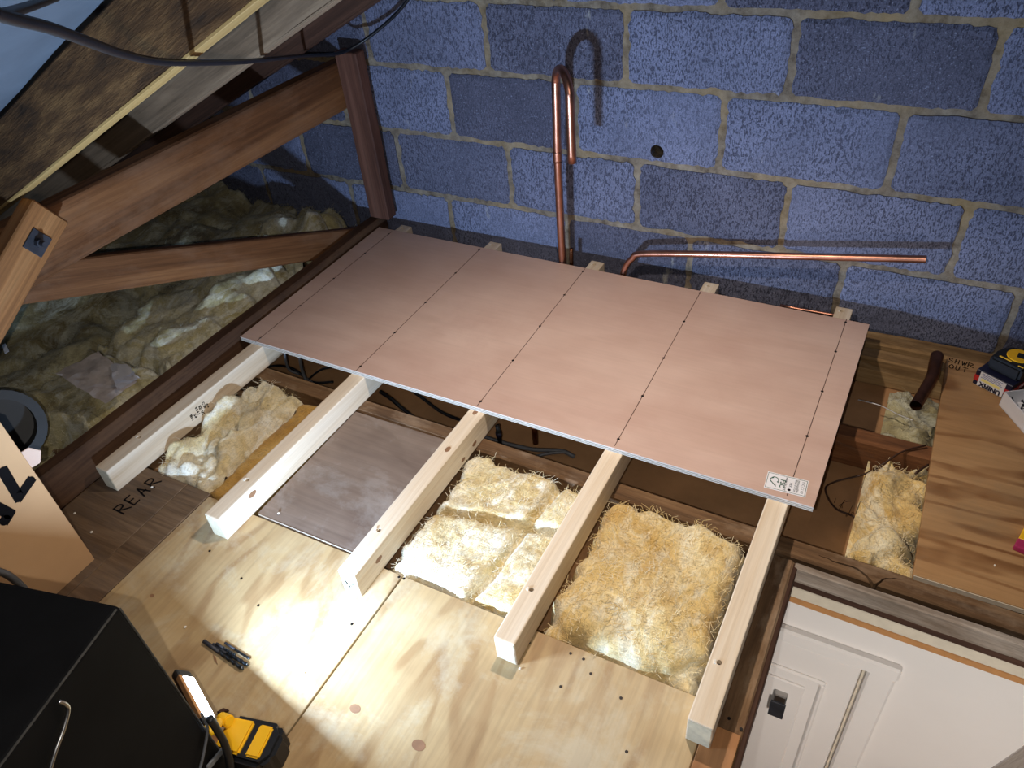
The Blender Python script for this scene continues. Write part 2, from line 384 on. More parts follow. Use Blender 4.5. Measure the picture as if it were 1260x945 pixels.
def bool_cut(me, cutters):
    o = bpy.data.objects.new('tmp', me); C.objects.link(o); cs = []
    for cb_ in cutters:
        cm = bpy.data.meshes.new('tmpc'); bmesh.ops.recalc_face_normals(cb_, faces=cb_.faces[:]); cb_.to_mesh(cm); cb_.free()
        c = bpy.data.objects.new('tmpc', cm); C.objects.link(c); cs.append(c)
        m = o.modifiers.new('b', 'BOOLEAN'); m.operation = 'DIFFERENCE'; m.object = c; m.solver = 'EXACT'
    bpy.context.view_layer.update()
    r_ = bpy.data.meshes.new_from_object(o.evaluated_get(bpy.context.evaluated_depsgraph_get()))
    for x_ in [o] + cs: bpy.data.objects.remove(x_)
    return r_
WX0, WX1 = -2.3, 2.4
bm = bm_box((WX0, 0.006, -0.35), (WX1, 0.12, 2.0))
me = bpy.data.meshes.new('wall_back'); bm.to_mesh(me); bm.free()
HOLE = V((0.51, 0.0, 0.474))
me = boolean_hole(me, HOLE, 0.021, 0.16); me.materials.clear()
wall = put('wall_back', me, 'mortar', kind='structure', label='blue grey concrete block wall with beige mortar joints')
def block_mesh(w, h, seed, rough):
    nx, nz = max(6, int(w / 0.014)), 15; b = bmesh.new(); G = []
    rnd = random.Random(seed)
    for j in range(nz + 1):
        row = []
        for i in range(nx + 1):
            x = w * i / nx; z = h * j / nz; ex = min(x, w - x); ez = min(z, h - z); y = 0.0
            if i in (0, nx): x += 0.007 * noise.noise(V((seed, z * 24, i))) + 0.005 * noise.noise(V((seed, z * 80, i))) + (0.003 if i == 0 else -0.003)
            if j in (0, nz): z += 0.007 * noise.noise(V((x * 14, seed, j * 3))) + 0.006 * noise.noise(V((x * 70, seed, j * 3))) + (0.002 if j == 0 else -0.002)
            if i in (0, nx) or j in (0, nz): y = 0.004
            else: y = 0.0025 * noise.noise(V((x * 40, z * 40, seed))) * rough
            if (i in (0, nx)) and (j in (0, nz)):
                x += 0.006 if i == 0 else -0.006; z += 0.005 if j == 0 else -0.005
            row.append(b.verts.new((x, y, z)))
        G.append(row)
    for j in range(nz):
        for i in range(nx): b.faces.new((G[j][i], G[j][i + 1], G[j + 1][i + 1], G[j + 1][i]))
    e = [x for x in b.edges if x.is_boundary]
    r = bmesh.ops.extrude_edge_only(b, edges=e)
    for v in r['geom']:
        if isinstance(v, bmesh.types.BMVert): v.co.y = 0.03
    bmesh.ops.contextual_create(b, geom=[x for x in b.edges if x.is_boundary])
    bmesh.ops.recalc_face_normals(b, faces=b.faces[:])
    return b
ROWS = [(-0.015, 0.21, [-2.064, -1.614, -1.164, -0.714, -0.264, 0.202, 0.631, 1.085, 1.53, 1.98, 2.43]),
        (0.21, 0.435, [-2.25 + 0.45 * k for k in range(11)]),
        (0.435, 0.66, [-2.002 + 0.45 * k for k in range(11)]),
        (0.66, 0.87, [-1.841 + 0.45 * k for k in range(11)]),
        (0.87, 1.095, [-1.585 + 0.45 * k for k in range(10)]),
        (1.095, 1.32, [-1.39 + 0.45 * k for k in range(9)]),
        (1.32, 1.545, [-1.135 + 0.45 * k for k in range(9)])]
bseed = 0
for z0, z1, xs in ROWS:
    for x0, x1 in zip(xs, xs[1:]):
        bseed += 1
        if z0 > rafz(x1) + 0.15 or x0 < WX0 or x1 > WX1 + 0.1: continue
        j = 0.007
        b = block_mesh(x1 - x0 - 2 * j, z1 - z0 - 2 * j, bseed, 1.0)
        mw = Matrix.Translation((x0 + j, random.Random(bseed).uniform(-0.002, 0.002), z0 + j))
        if x0 < HOLE.x < x1 and z0 < HOLE.z < z1:
            me = bpy.data.meshes.new('block'); b.to_mesh(me); b.free()
            me = boolean_hole(me, HOLE - mw.translation, 0.021, 0.16); me.materials.clear(); b = me
        put('block', b, 'block', wall, mw, smooth=False)

# ---- ceiling of the room below, seen from above between the joists
ceil = root('ceiling', (0, 0, -0.115), kind='structure', label='brown backed ceiling boards of the room below, seen between the joists')
def sheet(name, mat, lo, hi, par, bev=0.0): return box(name, mat, lo, hi, par, bev)
sheet('ceiling_board', 'plaster', (-2.3, -1.9, -0.115), (-0.4, 0.0, -0.1), ceil)
sheet('ceiling_board', 'plaster', (-0.4, -1.9, -0.116), (1.180, 0.0, -0.101), ceil)
sheet('ceiling_board', 'plaster', (1.180, -0.93, -0.115), (1.274, 0.0, -0.1), ceil)
sheet('ceiling_board', 'plaster', (1.274, -0.93, -0.1165), (2.4, 0.0, -0.1015), ceil)

sheet('ceiling_board', 'plaster', (1.73, -1.75, -0.115), (2.4, -0.93, -0.1), ceil)
sheet('ceiling_board', 'plaster', (0.3, -2.6, -0.115), (2.4, -1.9, -0.1), ceil)

# ---- floor: joists, trimmers, sheets and planks
floor = root('floor', (0, -1.0, 0), kind='structure', label='loft floor of joists, plywood sheets and old planks')
J = -0.003
def joist(a, b, w, h=0.1, mat='joist', seed=1, wob=0.005, top=J):
    return timber('joist', mat, (a[0], a[1], top - h / 2), (b[0], b[1], top - h / 2), w, h, floor, bev=0.006, wob=wob, seed=seed)
J1 = joist((-2.2, -0.83), (2.3, -0.935 + 0.017), 0.05, seed=1)                       # behind the open bays, then behind the hatch
joist((-2.2, -0.455), (2.3, -0.472), 0.052, mat='joist_red', seed=2)
joist((-0.5, -0.100), (2.3, -0.108), 0.055, mat='plate_tan', seed=3, wob=0.007)
joist((-0.5, -0.035), (2.3, -0.040), 0.065, mat='plate_tan', seed=4, wob=0.007, top=0.004)       # wall plate
joist((-2.2, -1.345), (1.10, -1.355), 0.05, seed=5, top=-0.02)
joist((-2.2, -1.80), (1.10, -1.80), 0.05, seed=6, top=-0.02)
joist((1.135, -0.93), (1.135, -1.9), 0.082, seed=7, wob=0.006, top=-0.004)      # trimmer beside the hatch
joist((1.70, -0.93), (1.70, -1.9), 0.06, seed=8)
T = 0.018
def floorsheet(name, mat, x0, x1, y0, y1, top=0.0, bev=0.0012, label=None):
    o = box(name, mat, (x0, y0, top - T), (x1, y1, top), floor, bev)
    if label: o['label'] = label
    return o
floorsheet('plywood_sheet', 'floorply', -0.222, 0.389, -1.79, -1.331)
floorsheet('plywood_sheet', 'floorply', 0.393, 1.105, -2.55, -1.331)
floorsheet('plywood_sheet', 'oldply', -0.222, 0.389, -2.55, -1.793)
floorsheet('floor_plank', 'plank', -0.56, -0.310, -2.55, -1.322, label='brown plank with the word REAR in marker')
floorsheet('floor_plank', 'plank', -0.3085, -0.225, -2.55, -1.322)
floorsheet('plywood_offcut', 'oldply', 1.108, 1.172, -1.62, -1.372, top=0.004)
floorsheet('inset_panel', 'darkply', -0.062, 0.31, -1.323, -0.905, top=-0.002, label='weathered grey brown panel let in between two battens')
box('panel_edge', 'ply_a', (-0.055, -1.3255, -0.016), (0.30, -1.3232, -0.001), floor)
floorsheet('plywood_sheet', 'rightply', 1.407, 2.35, -0.882, -0.072, top=0.012, label='grained orange plywood sheet right of the gap')
box('sheet_edge', 'cream', (1.409, -0.8838, -0.004), (2.35, -0.8822, 0.009), floor)
# plywood knots, nails
for (u, v, r) in ((437, 787 + 85, 0.012), (515, 917, 0.014), (187, 733, 0.006)):
    p = onz(u, v, 0.0); put('knot', bm_cyl(r, 0.0008, 14), 'knot', floor, Matrix.Translation(p) @ Matrix.Diagonal((1, 0.75, 1, 1)))
for u, v in ((702, 804), (718, 811), (727, 829), (764, 859), (690, 845), (771, 925), (651, 791), (912, 897), (897, 884), (497, 712), (491, 710), (433, 768), (297, 712), (318, 745), (258, 678)):
    p = onz(u, v, 0.0); put('nail_head', bm_cyl(0.0032, 0.0012, 10), 'screw', floor, Matrix.Translation(p))
# old split in the joist behind the hatch: a real groove
q = catmull([onz(u, v, J) for u, v in ((1006, 682), (1030, 692), (1055, 700), (1076, 717), (1090, 712), (1112, 713))], 4)
q = [p + V((0.003 * noise.noise(p * 90), 0.003 * noise.noise(p * 70), 0)) for p in q]
b = bmesh.new(); lf, rt_, lb_, rb_ = [], [], [], []; inv = WM[J1.name].inverted()
for k, p in enumerate(q):
    d = q[min(k + 1, len(q) - 1)] - q[max(k - 1, 0)]; nn = V((-d.y, d.x, 0)).normalized() * (0.0006 + 0.0026 * math.sin(math.pi * (k + 0.5) / len(q)))
    for lst, off, z in ((lf, nn, 0.03), (rt_, -nn, 0.03), (lb_, nn * 0.6, -0.028), (rb_, -nn * 0.6, -0.028)): lst.append(b.verts.new(inv @ V((p.x + off.x, p.y + off.y, J + z))))
for k in range(len(q) - 1):
    for A_, B_ in ((lf, rt_), (rt_, rb_), (rb_, lb_), (lb_, lf)): b.faces.new((A_[k], B_[k], B_[k + 1], A_[k + 1]))
for k in (0, -1): b.faces.new((lf[k], rt_[k], rb_[k], lb_[k]))
J1.data = bool_cut(J1.data, [b])

# ---- hatch: grey lining, cream and orange edges; the white wall and door of the room below
lin = root('trim_1', (1.4, -0.93, -0.05), kind='structure', label='grey and cream timber lining of the loft hatch')
timber('lining_board', 'greytimber', (1.178, -0.945, -0.026), (2.2, -0.972, -0.026), 0.016, 0.05, lin, bev=0.003, wob=0.003, seed=3)
timber('lining_board', 'darkwood', (1.178, -0.938, -0.066), (2.2, -0.962, -0.066), 0.010, 0.034, lin, bev=0.002)
timber('lining_board', 'cream', (1.178, -0.940, -0.098), (2.2, -0.958, -0.098), 0.012, 0.036, lin, bev=0.002)
timber('lining_board', 'mdf', (1.178, -0.938, -0.130), (2.2, -0.956, -0.130), 0.012, 0.020, lin, bev=0.002)
timber('lining_board', 'darkwood', (1.180, -0.94, -0.055), (1.180, -1.9, -0.055), 0.010, 0.105, lin, bev=0.002, wob=0.002)
DY = -0.936
wl = box('wall_room_below', 'white', (0.3, DY, -2.5), (2.4, DY + 0.06, -0.14), kind='structure', label='white wall of the room below the hatch')
box('floor_room_below', 'plank', (0.3, -2.6, -2.52), (2.4, DY, -2.5), kind='structure', label='floor of the room below the hatch')
door = root('door_1', (1.15, DY, -2.5), kind='structure', label='white panelled door below the hatch, with nickel handle')
box('door_leaf', 'white', (0.92, DY - 0.012, -2.48), (1.372, DY + 0.01, -0.292), door, 0.002)
# moulded panel of the leaf, a raised frame with a sunk field
for lo, hi in (((0.99, DY - 0.02, -0.410), (1.312, DY - 0.008, -0.396)), ((1.298, DY - 0.02, -1.3), (1.312, DY - 0.008, -0.41)), ((0.99, DY - 0.02, -1.3), (1.004, DY - 0.008, -0.41))):
    box('panel_moulding', 'white', lo, hi, door, 0.005)
box('panel_field', 'white', (1.03, DY - 0.018, -1.25), (1.27, DY - 0.010, -0.45), door, 0.004)
h_ = box('door_handle', 'chrome', (1.204, DY - 0.034, -0.60), (1.236, DY - 0.012, -0.50), door, 0.003)
box('handle_face', 'darksteel', (1.2, DY - 0.038, -0.60), (1.238, DY - 0.033, -0.53), h_, 0.001)
box('door_jamb', 'cream', (1.375, DY - 0.010, -2.48), (1.380, DY + 0.002, -0.292), door)
box('architrave', 'white', (1.384, DY - 0.018, -2.48), (1.445, DY + 0.004, -0.24), door, 0.006)
box('architrave', 'white', (0.85, DY - 0.020, -0.287), (1.449, DY + 0.004, -0.238), door, 0.006)

# ---- roof slope: felt over rafters
roof = root('ceiling_roof', (-0.6, -0.8, 0.8), kind='structure', label='sloping roof of rafters under grey felt')
def slope(x, dz=0.0): return V((x, 0, rafz(x) + dz))
b = bmesh.new(); nx, ny = 60, 44; G = []
for i in range(nx + 1):
    row = []
    for j in range(ny + 1):
        x = -2.3 + 4.7 * i / nx; y = -2.6 + 2.62 * j / ny
        sag = 0.012 * abs(math.sin((y + 0.32) / 0.45 * math.pi)) + 0.006 * noise.noise(V((x * 4, y * 4, 1)))
        row.append(b.verts.new((x, y, rafz(x) + 0.152 - sag)))
    G.append(row)
for i in range(nx):
    for j in range(ny): b.faces.new((G[i][j], G[i][j + 1], G[i + 1][j + 1], G[i + 1][j]))
put('felt', b, 'felt', roof, smooth=True)
UP = V((-math.sin(math.radians(26)), 0, math.cos(math.radians(26))))
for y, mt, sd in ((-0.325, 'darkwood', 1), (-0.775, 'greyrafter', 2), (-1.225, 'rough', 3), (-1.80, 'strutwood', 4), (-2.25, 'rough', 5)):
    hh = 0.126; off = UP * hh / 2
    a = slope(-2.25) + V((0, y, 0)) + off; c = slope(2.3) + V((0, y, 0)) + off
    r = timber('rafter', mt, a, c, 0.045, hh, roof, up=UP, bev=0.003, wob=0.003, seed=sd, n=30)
    und = 'rafter_pale' if mt == 'rough' else mt
    off2 = UP * 0.0008; a = slope(-2.25) + V((0, y, 0)) + off2; c = slope(2.3) + V((0, y, 0)) + off2
    timber('rafter_underside', und, a, c, 0.046, 0.006, r, up=UP, bev=0.001, wob=0.0)

# ================================================================== OLD ROOF TIMBERS
timber('bottom_plate', 'platewood', (-0.565, -0.02, 0.052), (-0.600, -2.4, 0.058), 0.046, 0.118, bev=0.004, wob=0.003, seed=9, label='long brown timber plate lying along the left edge of the loft floor', cat='beam')
timber('purlin', 'redwood', (-0.605, 0.0, 0.600), (-0.605, -2.6, 0.640), 0.05, 0.155, bev=0.005, wob=0.002, seed=11, n=24, label='thick red brown horizontal beam carrying the rafters', cat='beam')
o = timber('purlin_post', 'postwood', (-0.535, -0.048, 0.115), (-0.535, -0.048, 0.715), 0.088, 0.05, up=(0, 1, 0), bev=0.004, wob=0.002, seed=12, label='upright purplish brown post against the block wall', cat='post')
def brace(name, mat, A, B, w, h, **k):
    """A->B in a plane of constant X; w = thickness in X, h = depth in the plane"""
    d = (B - A).normalized(); up = V((1, 0, 0)).cross(d)
    if up.z < 0: up = -up
    return timber(name, mat, A, B, w, h, up=up, bev=0.004, wob=0.002, seed=13, **k)
brace('diagonal_brace', 'redwood', onx(452, 294, -0.612), onx(70, 343, -0.655) + (onx(70, 343, -0.655) - onx(452, 294, -0.612)) * 0.22, 0.036, 0.098, label='dark brown brace slanting from the post foot up behind the thick beam', cat='brace')
st = root('bolted_strut', (-0.552, -1.6, 0.5), 'orange brown strut bolted to the thick beam through a square steel washer', 'strut')
A = V((-0.555, -1.195, 0.700)); B = V((-0.555, -2.0, 0.215))
d = (B - A).normalized()
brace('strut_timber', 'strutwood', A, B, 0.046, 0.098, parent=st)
bc = V((-0.531, -1.262, 0.654))
wm = plane_mw(bc, d, (1, 0, 0))
w_ = put('washer_plate', bm_box((-0.025, -0.025, -0.0025), (0.025, 0.025, 0.0025), 0.001), 'darksteel', st, wm)
put('bolt_nut', bm_cyl(0.011, 0.012, 6), 'darksteel', w_, Matrix.Translation(bc + V((0.008, 0, 0))) @ Matrix.Rotation(math.pi / 2, 4, 'Y'))
put('bolt_end', bm_cyl(0.0065, 0.02, 12), 'darksteel', w_, Matrix.Translation(bc + V((0.018, 0, 0))) @ Matrix.Rotation(math.pi / 2, 4, 'Y'))

# ================================================================== NEW BATTENS AND BOARD
BT = 0.075
bat = [((-0.492, -1.418), (-0.455, -0.022), 'new pine batten with black printed stamp beside the old plate'),
       ((-0.092, -1.420), (-0.068, -0.022), 'new pine batten between torn insulation and the grey brown inset panel'),
       ((0.314, -1.418), (0.326, -0.022), 'new pine batten with a black mark stamped on its end'),
       ((0.708, -1.419), (0.716, -0.022), 'new pine batten between the creased and the mounded insulation'),
       ((1.105, -1.419), (1.114, -0.022), 'new pine batten beside the open hatch')]
BATS = []
for i, (f, bk, lab) in enumerate(bat):
    r = root('batten', (f[0], f[1], 0), lab, 'batten', 'new pine battens under the board')
    a = V((f[0], f[1], BT / 2)); c = V((bk[0], bk[1], BT / 2)); m = frame(a, c)
    Ln = (c - a).length
    hx = (-Ln / 2 + 0.13, 0.0 - 0.06, Ln / 2 - 0.022)
    tb_ = bm_box((-Ln / 2, -0.0235, -BT / 2), (Ln / 2, 0.0235, BT / 2), 0.0028, 2); me = bpy.data.meshes.new('timber'); tb_.to_mesh(me); tb_.free(); cut = []
    for sx in (hx[0], hx[2]):
        cb_ = bm_cyl(0.0052, 0.03, 14); cb_.transform(Matrix.Translation((sx, 0.004, BT / 2))); cut.append(cb_)
    put('timber', bool_cut(me, cut), 'pine', r, m)
    e = put('end_grain', bm_box((-Ln / 2 - 0.0006, -0.021, -BT / 2 + 0.003), (-Ln / 2 + 0.0002, 0.021, BT / 2 - 0.003)), 'pine_end', r, m)
    for sx in (hx[0], hx[2]):
        put('sunk_screw', bm_cyl(0.0046, 0.003, 12), 'screw', r, m @ Matrix.Translation((sx, 0.004, BT / 2 - 0.0136)))
        put('raised_splinter', bm_poly([(0, 0), (0.009, 0.002), (0.008, 0.006), (0.001, 0.005)], 0.0015), 'crumb', r, m @ Matrix.Translation((sx - 0.006, 0.009, BT / 2)))
    BATS.append((r, m, Ln))
# knots
def knot(bi, sx, side, off, s=0.008):
    r, m, Ln = BATS[bi]
    if side == 'top': q = Matrix.Translation((-Ln / 2 + sx, off, BT / 2 + 0.0002))
    else: q = Matrix.Translation((-Ln / 2 + sx, -0.0237, off)) @ Matrix.Rotation(math.pi / 2, 4, 'X')
    put('knot', bm_cyl(s, 0.0006, 14), 'knot', r, m @ q @ Matrix.Diagonal((1.3, 0.8, 1, 1)))
knot(1, 0.11, 'side', 0.018, 0.010); knot(1, 0.62, 'side', 0.012, 0.007)
knot(2, 0.42, 'top', -0.004, 0.008); knot(2, 0.57, 'top', 0.002, 0.008); knot(2, 0.08, 'side', 0.004, 0.009); knot(2, 0.63, 'side', 0.01, 0.008); knot(2, 0.51, 'side', -0.015, 0.008); knot(2, 0.45, 'side', -0.02, 0.007)
knot(3, 0.9, 'side', 0.0, 0.007)
# printed stamp on the first batten (rows of small characters, turned on end)
r, m, Ln = BATS[0]
stp = plane_mw(m @ V((-Ln / 2 + 0.30, -0.0238, 0.0)), m.to_3x3() @ V((0, 0, -1)), m.to_3x3() @ V((0, -1, 0)))
for k, (tx, dy, dx, sz) in enumerate((('C 24', 0.026, -0.006, 0.011), ('KD HT', 0.012, 0.004, 0.012), ('0 8 4 1', 0.0, -0.004, 0.010), ('S-P', -0.012, 0.006, 0.012), ('EN 1', -0.024, 0.002, 0.010), ('= =', 0.036, 0.004, 0.010))):
    text('stamp_print', tx, sz, 'ink', r, stp @ Matrix.Translation((dx, dy, 0.0004)), 0.0004)
# mark stamped on the third batten's end
r, m, Ln = BATS[2]
em = plane_mw(m @ V((-Ln / 2 - 0.0008, 0, 0.0)), m.to_3x3() @ V((0, -1, 0)), m.to_3x3() @ V((-1, 0, 0)))
tree = [[(-0.012, 0.012), (-0.004, 0.017), (0.006, 0.012), (0.011, 0.003), (0.008, 0.0)], [(-0.012, 0.012), (-0.010, 0.002), (-0.006, -0.004)], [(-0.012, 0.010), (-0.002, -0.002), (0.010, -0.008)], [(-0.004, -0.010), (0.002, -0.014)], [(-0.001, -0.008), (-0.002, -0.016)]]
put('stamp_mark', bm_strokes(tree, 0.0026), 'ink', r, em)

BX0, BX1, BY0, BY1, BZ = -0.536, 1.188, -0.842, -0.098, 0.0755
board = root('plywood_board', ((BX0 + BX1) / 2, (BY0 + BY1) / 2, BZ), 'large new pinkish plywood board screwed across five pine battens', 'board')
bc = V(((BX0 + BX1) / 2, (BY0 + BY1) / 2, BZ)); bmw = Matrix.Translation(bc) @ Matrix.Rotation(-0.0096, 4, 'Z')
hw, hd = (BX1 - BX0) / 2, (BY1 - BY0) / 2
lay = [('ply_layer', 'ply_a', 0.0, 0.0025, 0), ('ply_layer', 'ply_b', 0.0025, 0.005, 0.0005), ('ply_layer', 'ply_a', 0.005, 0.0077, 0), ('ply_layer', 'ply_b', 0.0077, 0.0102, 0.0005), ('ply_layer', 'ply_a', 0.0102, 0.0132, 0), ('face_veneer', 'board', 0.0132, 0.0145, 0)]
for nme, mt, z0, z1, ins in lay:
    put(nme, bm_box((-hw + ins, -hd + ins, z0), (hw - ins, hd - ins, z1)), mt, board, bmw)
TOPZ = 0.0145
for i, (f, bk, lab) in enumerate(bat):
    def bx(y): t = (y - f[1]) / (bk[1] - f[1]); return f[0] + (bk[0] - f[0]) * t
    li = bmw.inverted()
    x0 = [0.004, -0.004, 0.0, 0.0, 0.016][i]
    pa = li @ V((bx(BY0) + x0, BY0 + 0.004, BZ)); pb = li @ V((bx(BY1) + x0 - (0.012 if i < 4 else 0.0), BY1 - 0.004, BZ))
    put('pencil_line', bm_strokes([[(pa.x, pa.y), (pb.x, pb.y)]], 0.0018, 0.0002), 'pencil', board, bmw @ Matrix.Translation((0, 0, TOPZ)))
    for k, t in enumerate((0.03, 0.28, 0.52, 0.77, 0.98)):
        q = pa.lerp(pb, t + 0.01 * math.sin(i * 3 + k))
        put('screw', bm_cyl(0.0038, 0.0012, 12), 'screw' if not (i == 0 and k == 0) else 'steel', board, bmw @ Matrix.Translation((q.x, q.y, TOPZ)))
# certificate sticker near the front right corner
c4 = [onz(u, v, BZ + TOPZ) for u, v in ((945, 580), (995, 592), (990, 612), (941, 600))]
sc = sum(c4, V()) / 4; xd = (c4[1] - c4[0]).normalized(); smw = plane_mw(sc + V((0, 0, 0.0002)), xd, (0, 0, 1))
sw, sh = (c4[1] - c4[0]).length, (c4[3] - c4[0]).length
sk = put('sticker', bm_box((-sw / 2, -sh / 2, 0), (sw / 2, sh / 2, 0.0003)), 'paper', board, smw, label='white printed sticker')
q = 0.9; a, c = sw / 2 * 0.95, sh / 2 * 0.88
put('sticker_border', bm_strokes([[(-a, -c), (a, -c)], [(a, -c), (a, c)], [(a, c), (-a, c)], [(-a, c), (-a, -c)]], 0.0010, 0.0002), 'green', sk, smw @ Matrix.Translation((0, 0, 0.0003)))
lg = [[(-0.33, 0.20), (-0.40, 0.10), (-0.38, -0.02), (-0.30, -0.16), (-0.24, -0.28)], [(-0.40, 0.10), (-0.33, 0.25), (-0.24, 0.22), (-0.20, 0.08), (-0.22, 0.0), (-0.18, -0.03)], [(-0.24, -0.28), (-0.26, -0.19)]]
put('sticker_logo', bm_strokes([[(x * sw, y * sh) for x, y in s_] for s_ in lg], 0.0020, 0.0002), 'green', sk, smw @ Matrix.Translation((0, 0, 0.0003)))
rt = Matrix.Rotation(-math.pi / 2, 4, 'Z')
text('sticker_print', 'FSC', 0.016, 'green', sk, smw @ Matrix.Translation((-0.095 * sw, -0.02, 0.0005)) @ Matrix.Translation((0, 0.018, 0)) @ rt, 0.0003)
for xx, ln, tx in ((-0.01, 0.5, 'www.fsc.org'), (0.10, 0.22, 'MIX'), (0.22, 0.5, 'Board from'), (0.28, 0.55, 'responsible'), (0.39, 0.7, 'FSC C1 03')):
    text('sticker_print', tx, 0.0085, 'greypl', sk, smw @ Matrix.Translation((xx * sw, 0, 0.0005)) @ rt)

# ================================================================== INSULATION
def quilt(name, mat, x0, x1, y0, y1, zb, hf, cell=0.006, seed=0, edge=0.03, rag=0.02, fib=1.2, **k):
    """a slab of mineral wool: top surface hf(x,y), ragged rounded rim falling to zb"""
    nx = int((x1 - x0) / cell); ny = int((y1 - y0) / cell); b = bmesh.new(); G = []
    cx, cy = (x0 + x1) / 2, (y0 + y1) / 2
    for i in range(nx + 1):
        row = []
        for j in range(ny + 1):
            x = x0 + (x1 - x0) * i / nx; y = y0 + (y1 - y0) * j / ny
            dx = min(x - x0, x1 - x) + rag * fbm(y * 14, seed, 1, 3); dy = min(y - y0, y1 - y) + rag * fbm(x * 14, seed, 5, 3)
            t = max(0.0, min(1.0, min(dx, dy) / edge)); t = math.sqrt(max(0, 1 - (1 - t) ** 2))
            z = hf(x, y)
            fine = 0.0028 * fbm(x * 45, y * 45, seed, 3) + 0.0012 * noise.noise(V((x * 140, y * 140, seed)))
            wx = 0.006 * noise.noise(V((x * 30, y * 30, seed + 4))); wy = 0.006 * noise.noise(V((x * 30, y * 30, seed + 8)))
            row.append(b.verts.new((x + wx * t - cx, y + wy * t - cy, zb + (z + fine - zb) * t)))
        G.append(row)
    for i in range(nx):
        for j in range(ny): b.faces.new((G[i][j], G[i + 1][j], G[i + 1][j + 1], G[i][j + 1]))
    rr = random.Random(seed * 7 + 1); bf = bmesh.new(); nf = int(fib * (x1 - x0) * (y1 - y0) * 10000)
    for q in range(nf):
        i = rr.randrange(1, nx); j = rr.randrange(1, ny); p = G[i][j].co
        if p.z - zb < 0.02: continue
        t = rr.uniform(0, 6.283); ln = rr.uniform(0.008, 0.03); d = V((math.cos(t), math.sin(t), rr.uniform(-0.1, 0.35))) * ln
        sd = V((-d.y, d.x, 0)).normalized() * 0.00045; bend = V((rr.uniform(-1, 1), rr.uniform(-1, 1), 0.5)) * ln * 0.25
        pts = [p - V((0, 0, 0.001)), p + d * 0.5 + bend, p + d]
        pts = [V((max(x0 - cx + 0.011, min(x1 - cx - 0.011, a_.x)), max(y0 - cy - 0.02, min(y1 - cy + 0.02, a_.y)), a_.z)) for a_ in pts]
        A = [bf.verts.new(x_ + sd) for x_ in pts]; B = [bf.verts.new(x_ - sd) for x_ in pts]
        for w in (0, 1): bf.faces.new((A[w], A[w + 1], B[w + 1], B[w]))
    o = put(name, b, mat, None, Matrix.Translation((cx, cy, 0)), smooth=True, **k)
    put('loose_fibres', bf, mat, o, Matrix.Translation((cx, cy, 0)), kind='stuff')
    return o
def crease(d, w=0.012): return math.exp(-(d / w) ** 2)
# bay between battens 1 and 2: torn pale pieces over a smooth tan slab
def hA(x, y):
    r = abs(fbm(x * 10 + 2, y * 6, 3.3, 3)); q = fbm(x * 26, y * 14, 6.1, 3); return -0.030 + 0.095 * min(r, 0.7) + 0.012 * q - 0.02 * max(0.0, (x + 0.32) / 0.1)
quilt('insulation_batt', 'wool', -0.451, -0.262, -1.325, -0.885, -0.1, lambda x, y: hA(x, y) + 0.012, 0.0055, 1, 0.04, 0.03, label='torn pale insulation beside the stamped batten', cat='insulation')
quilt('insulation_batt', 'wool_tan', -0.268, -0.108, -1.325, -0.90, -0.1, lambda x, y: -0.024 + 0.008 * fbm(x * 6, y * 6, 1, 2), 0.007, 2, 0.02, 0.01, 0.15, label='smooth tan insulation slab beside torn pale pieces', cat='insulation')
# bay between battens 3 and 4: four pillows
def hC(x, y):
    yy = y + 1.105 - 0.18 * (x - 0.5); xx = x - 0.585 - 0.10 * (y + 1.1) - 0.012 * fbm(y * 9, 3, 2, 2)
    h = 0.0 + 0.012 * fbm(x * 6, y * 6, 9.1, 2)
    return h - 0.040 * crease(yy + 0.006 * fbm(x * 20, 1, 1, 2), 0.011) - 0.034 * crease(xx, 0.012) + 0.008
quilt('insulation_batt', 'wool', 0.336, 0.688, -1.335, -0.915, -0.1, hC, 0.005, 3, 0.035, 0.018, label='creased cream insulation, pressed into four pillows by its folds', cat='insulation')
# bay between battens 4 and 5: one tall mound and folds behind
def hD(x, y):
    e1 = ((x - 0.895) / 0.185) ** 2 + ((y + 1.185) / 0.155) ** 2; m1 = 0.062 * max(0, 1 - e1) ** 0.5
    e2 = ((x - 0.83) / 0.12) ** 2 + ((y + 0.985) / 0.10) ** 2; m2 = 0.050 * max(0, 1 - e2) ** 0.5
    e3 = ((x - 1.0) / 0.10) ** 2 + ((y + 1.03) / 0.13) ** 2; m3 = 0.048 * max(0, 1 - e3) ** 0.5
    return -0.012 + max(m1, m2, m3) + 0.010 * fbm(x * 7, y * 7, 2.2, 3)
quilt('insulation_batt', 'wool_warm', 0.728, 1.082, -1.338, -0.925, -0.1, hD, 0.005, 4, 0.04, 0.025, label='mounded yellow insulation beside the batten next to the hatch', cat='insulation')
# strips right of the board, under the grained sheet's edge
def hR(x, y): return -0.028 + 0.05 * min(0.8, abs(fbm(x * 8, y * 8, 4.4, 2))) + 0.006 * fbm(x * 16, y * 14, 3, 2)
quilt('insulation_batt', 'wool_warm', 1.275, 1.425, -0.885, -0.50, -0.098, hR, 0.005, 5, 0.05, 0.06, label='narrow cream insulation strip along the grained plywood edge', cat='insulation')
quilt('insulation_batt', 'wool_dirty', 1.29, 1.42, -0.43, -0.15, -0.098, lambda x, y: -0.085 + 0.045 * abs(fbm(x * 12, y * 12, 8, 3)), 0.006, 6, 0.05, 0.05, label='dirty insulation scrap under the tarnished copper pipe', cat='insulation')
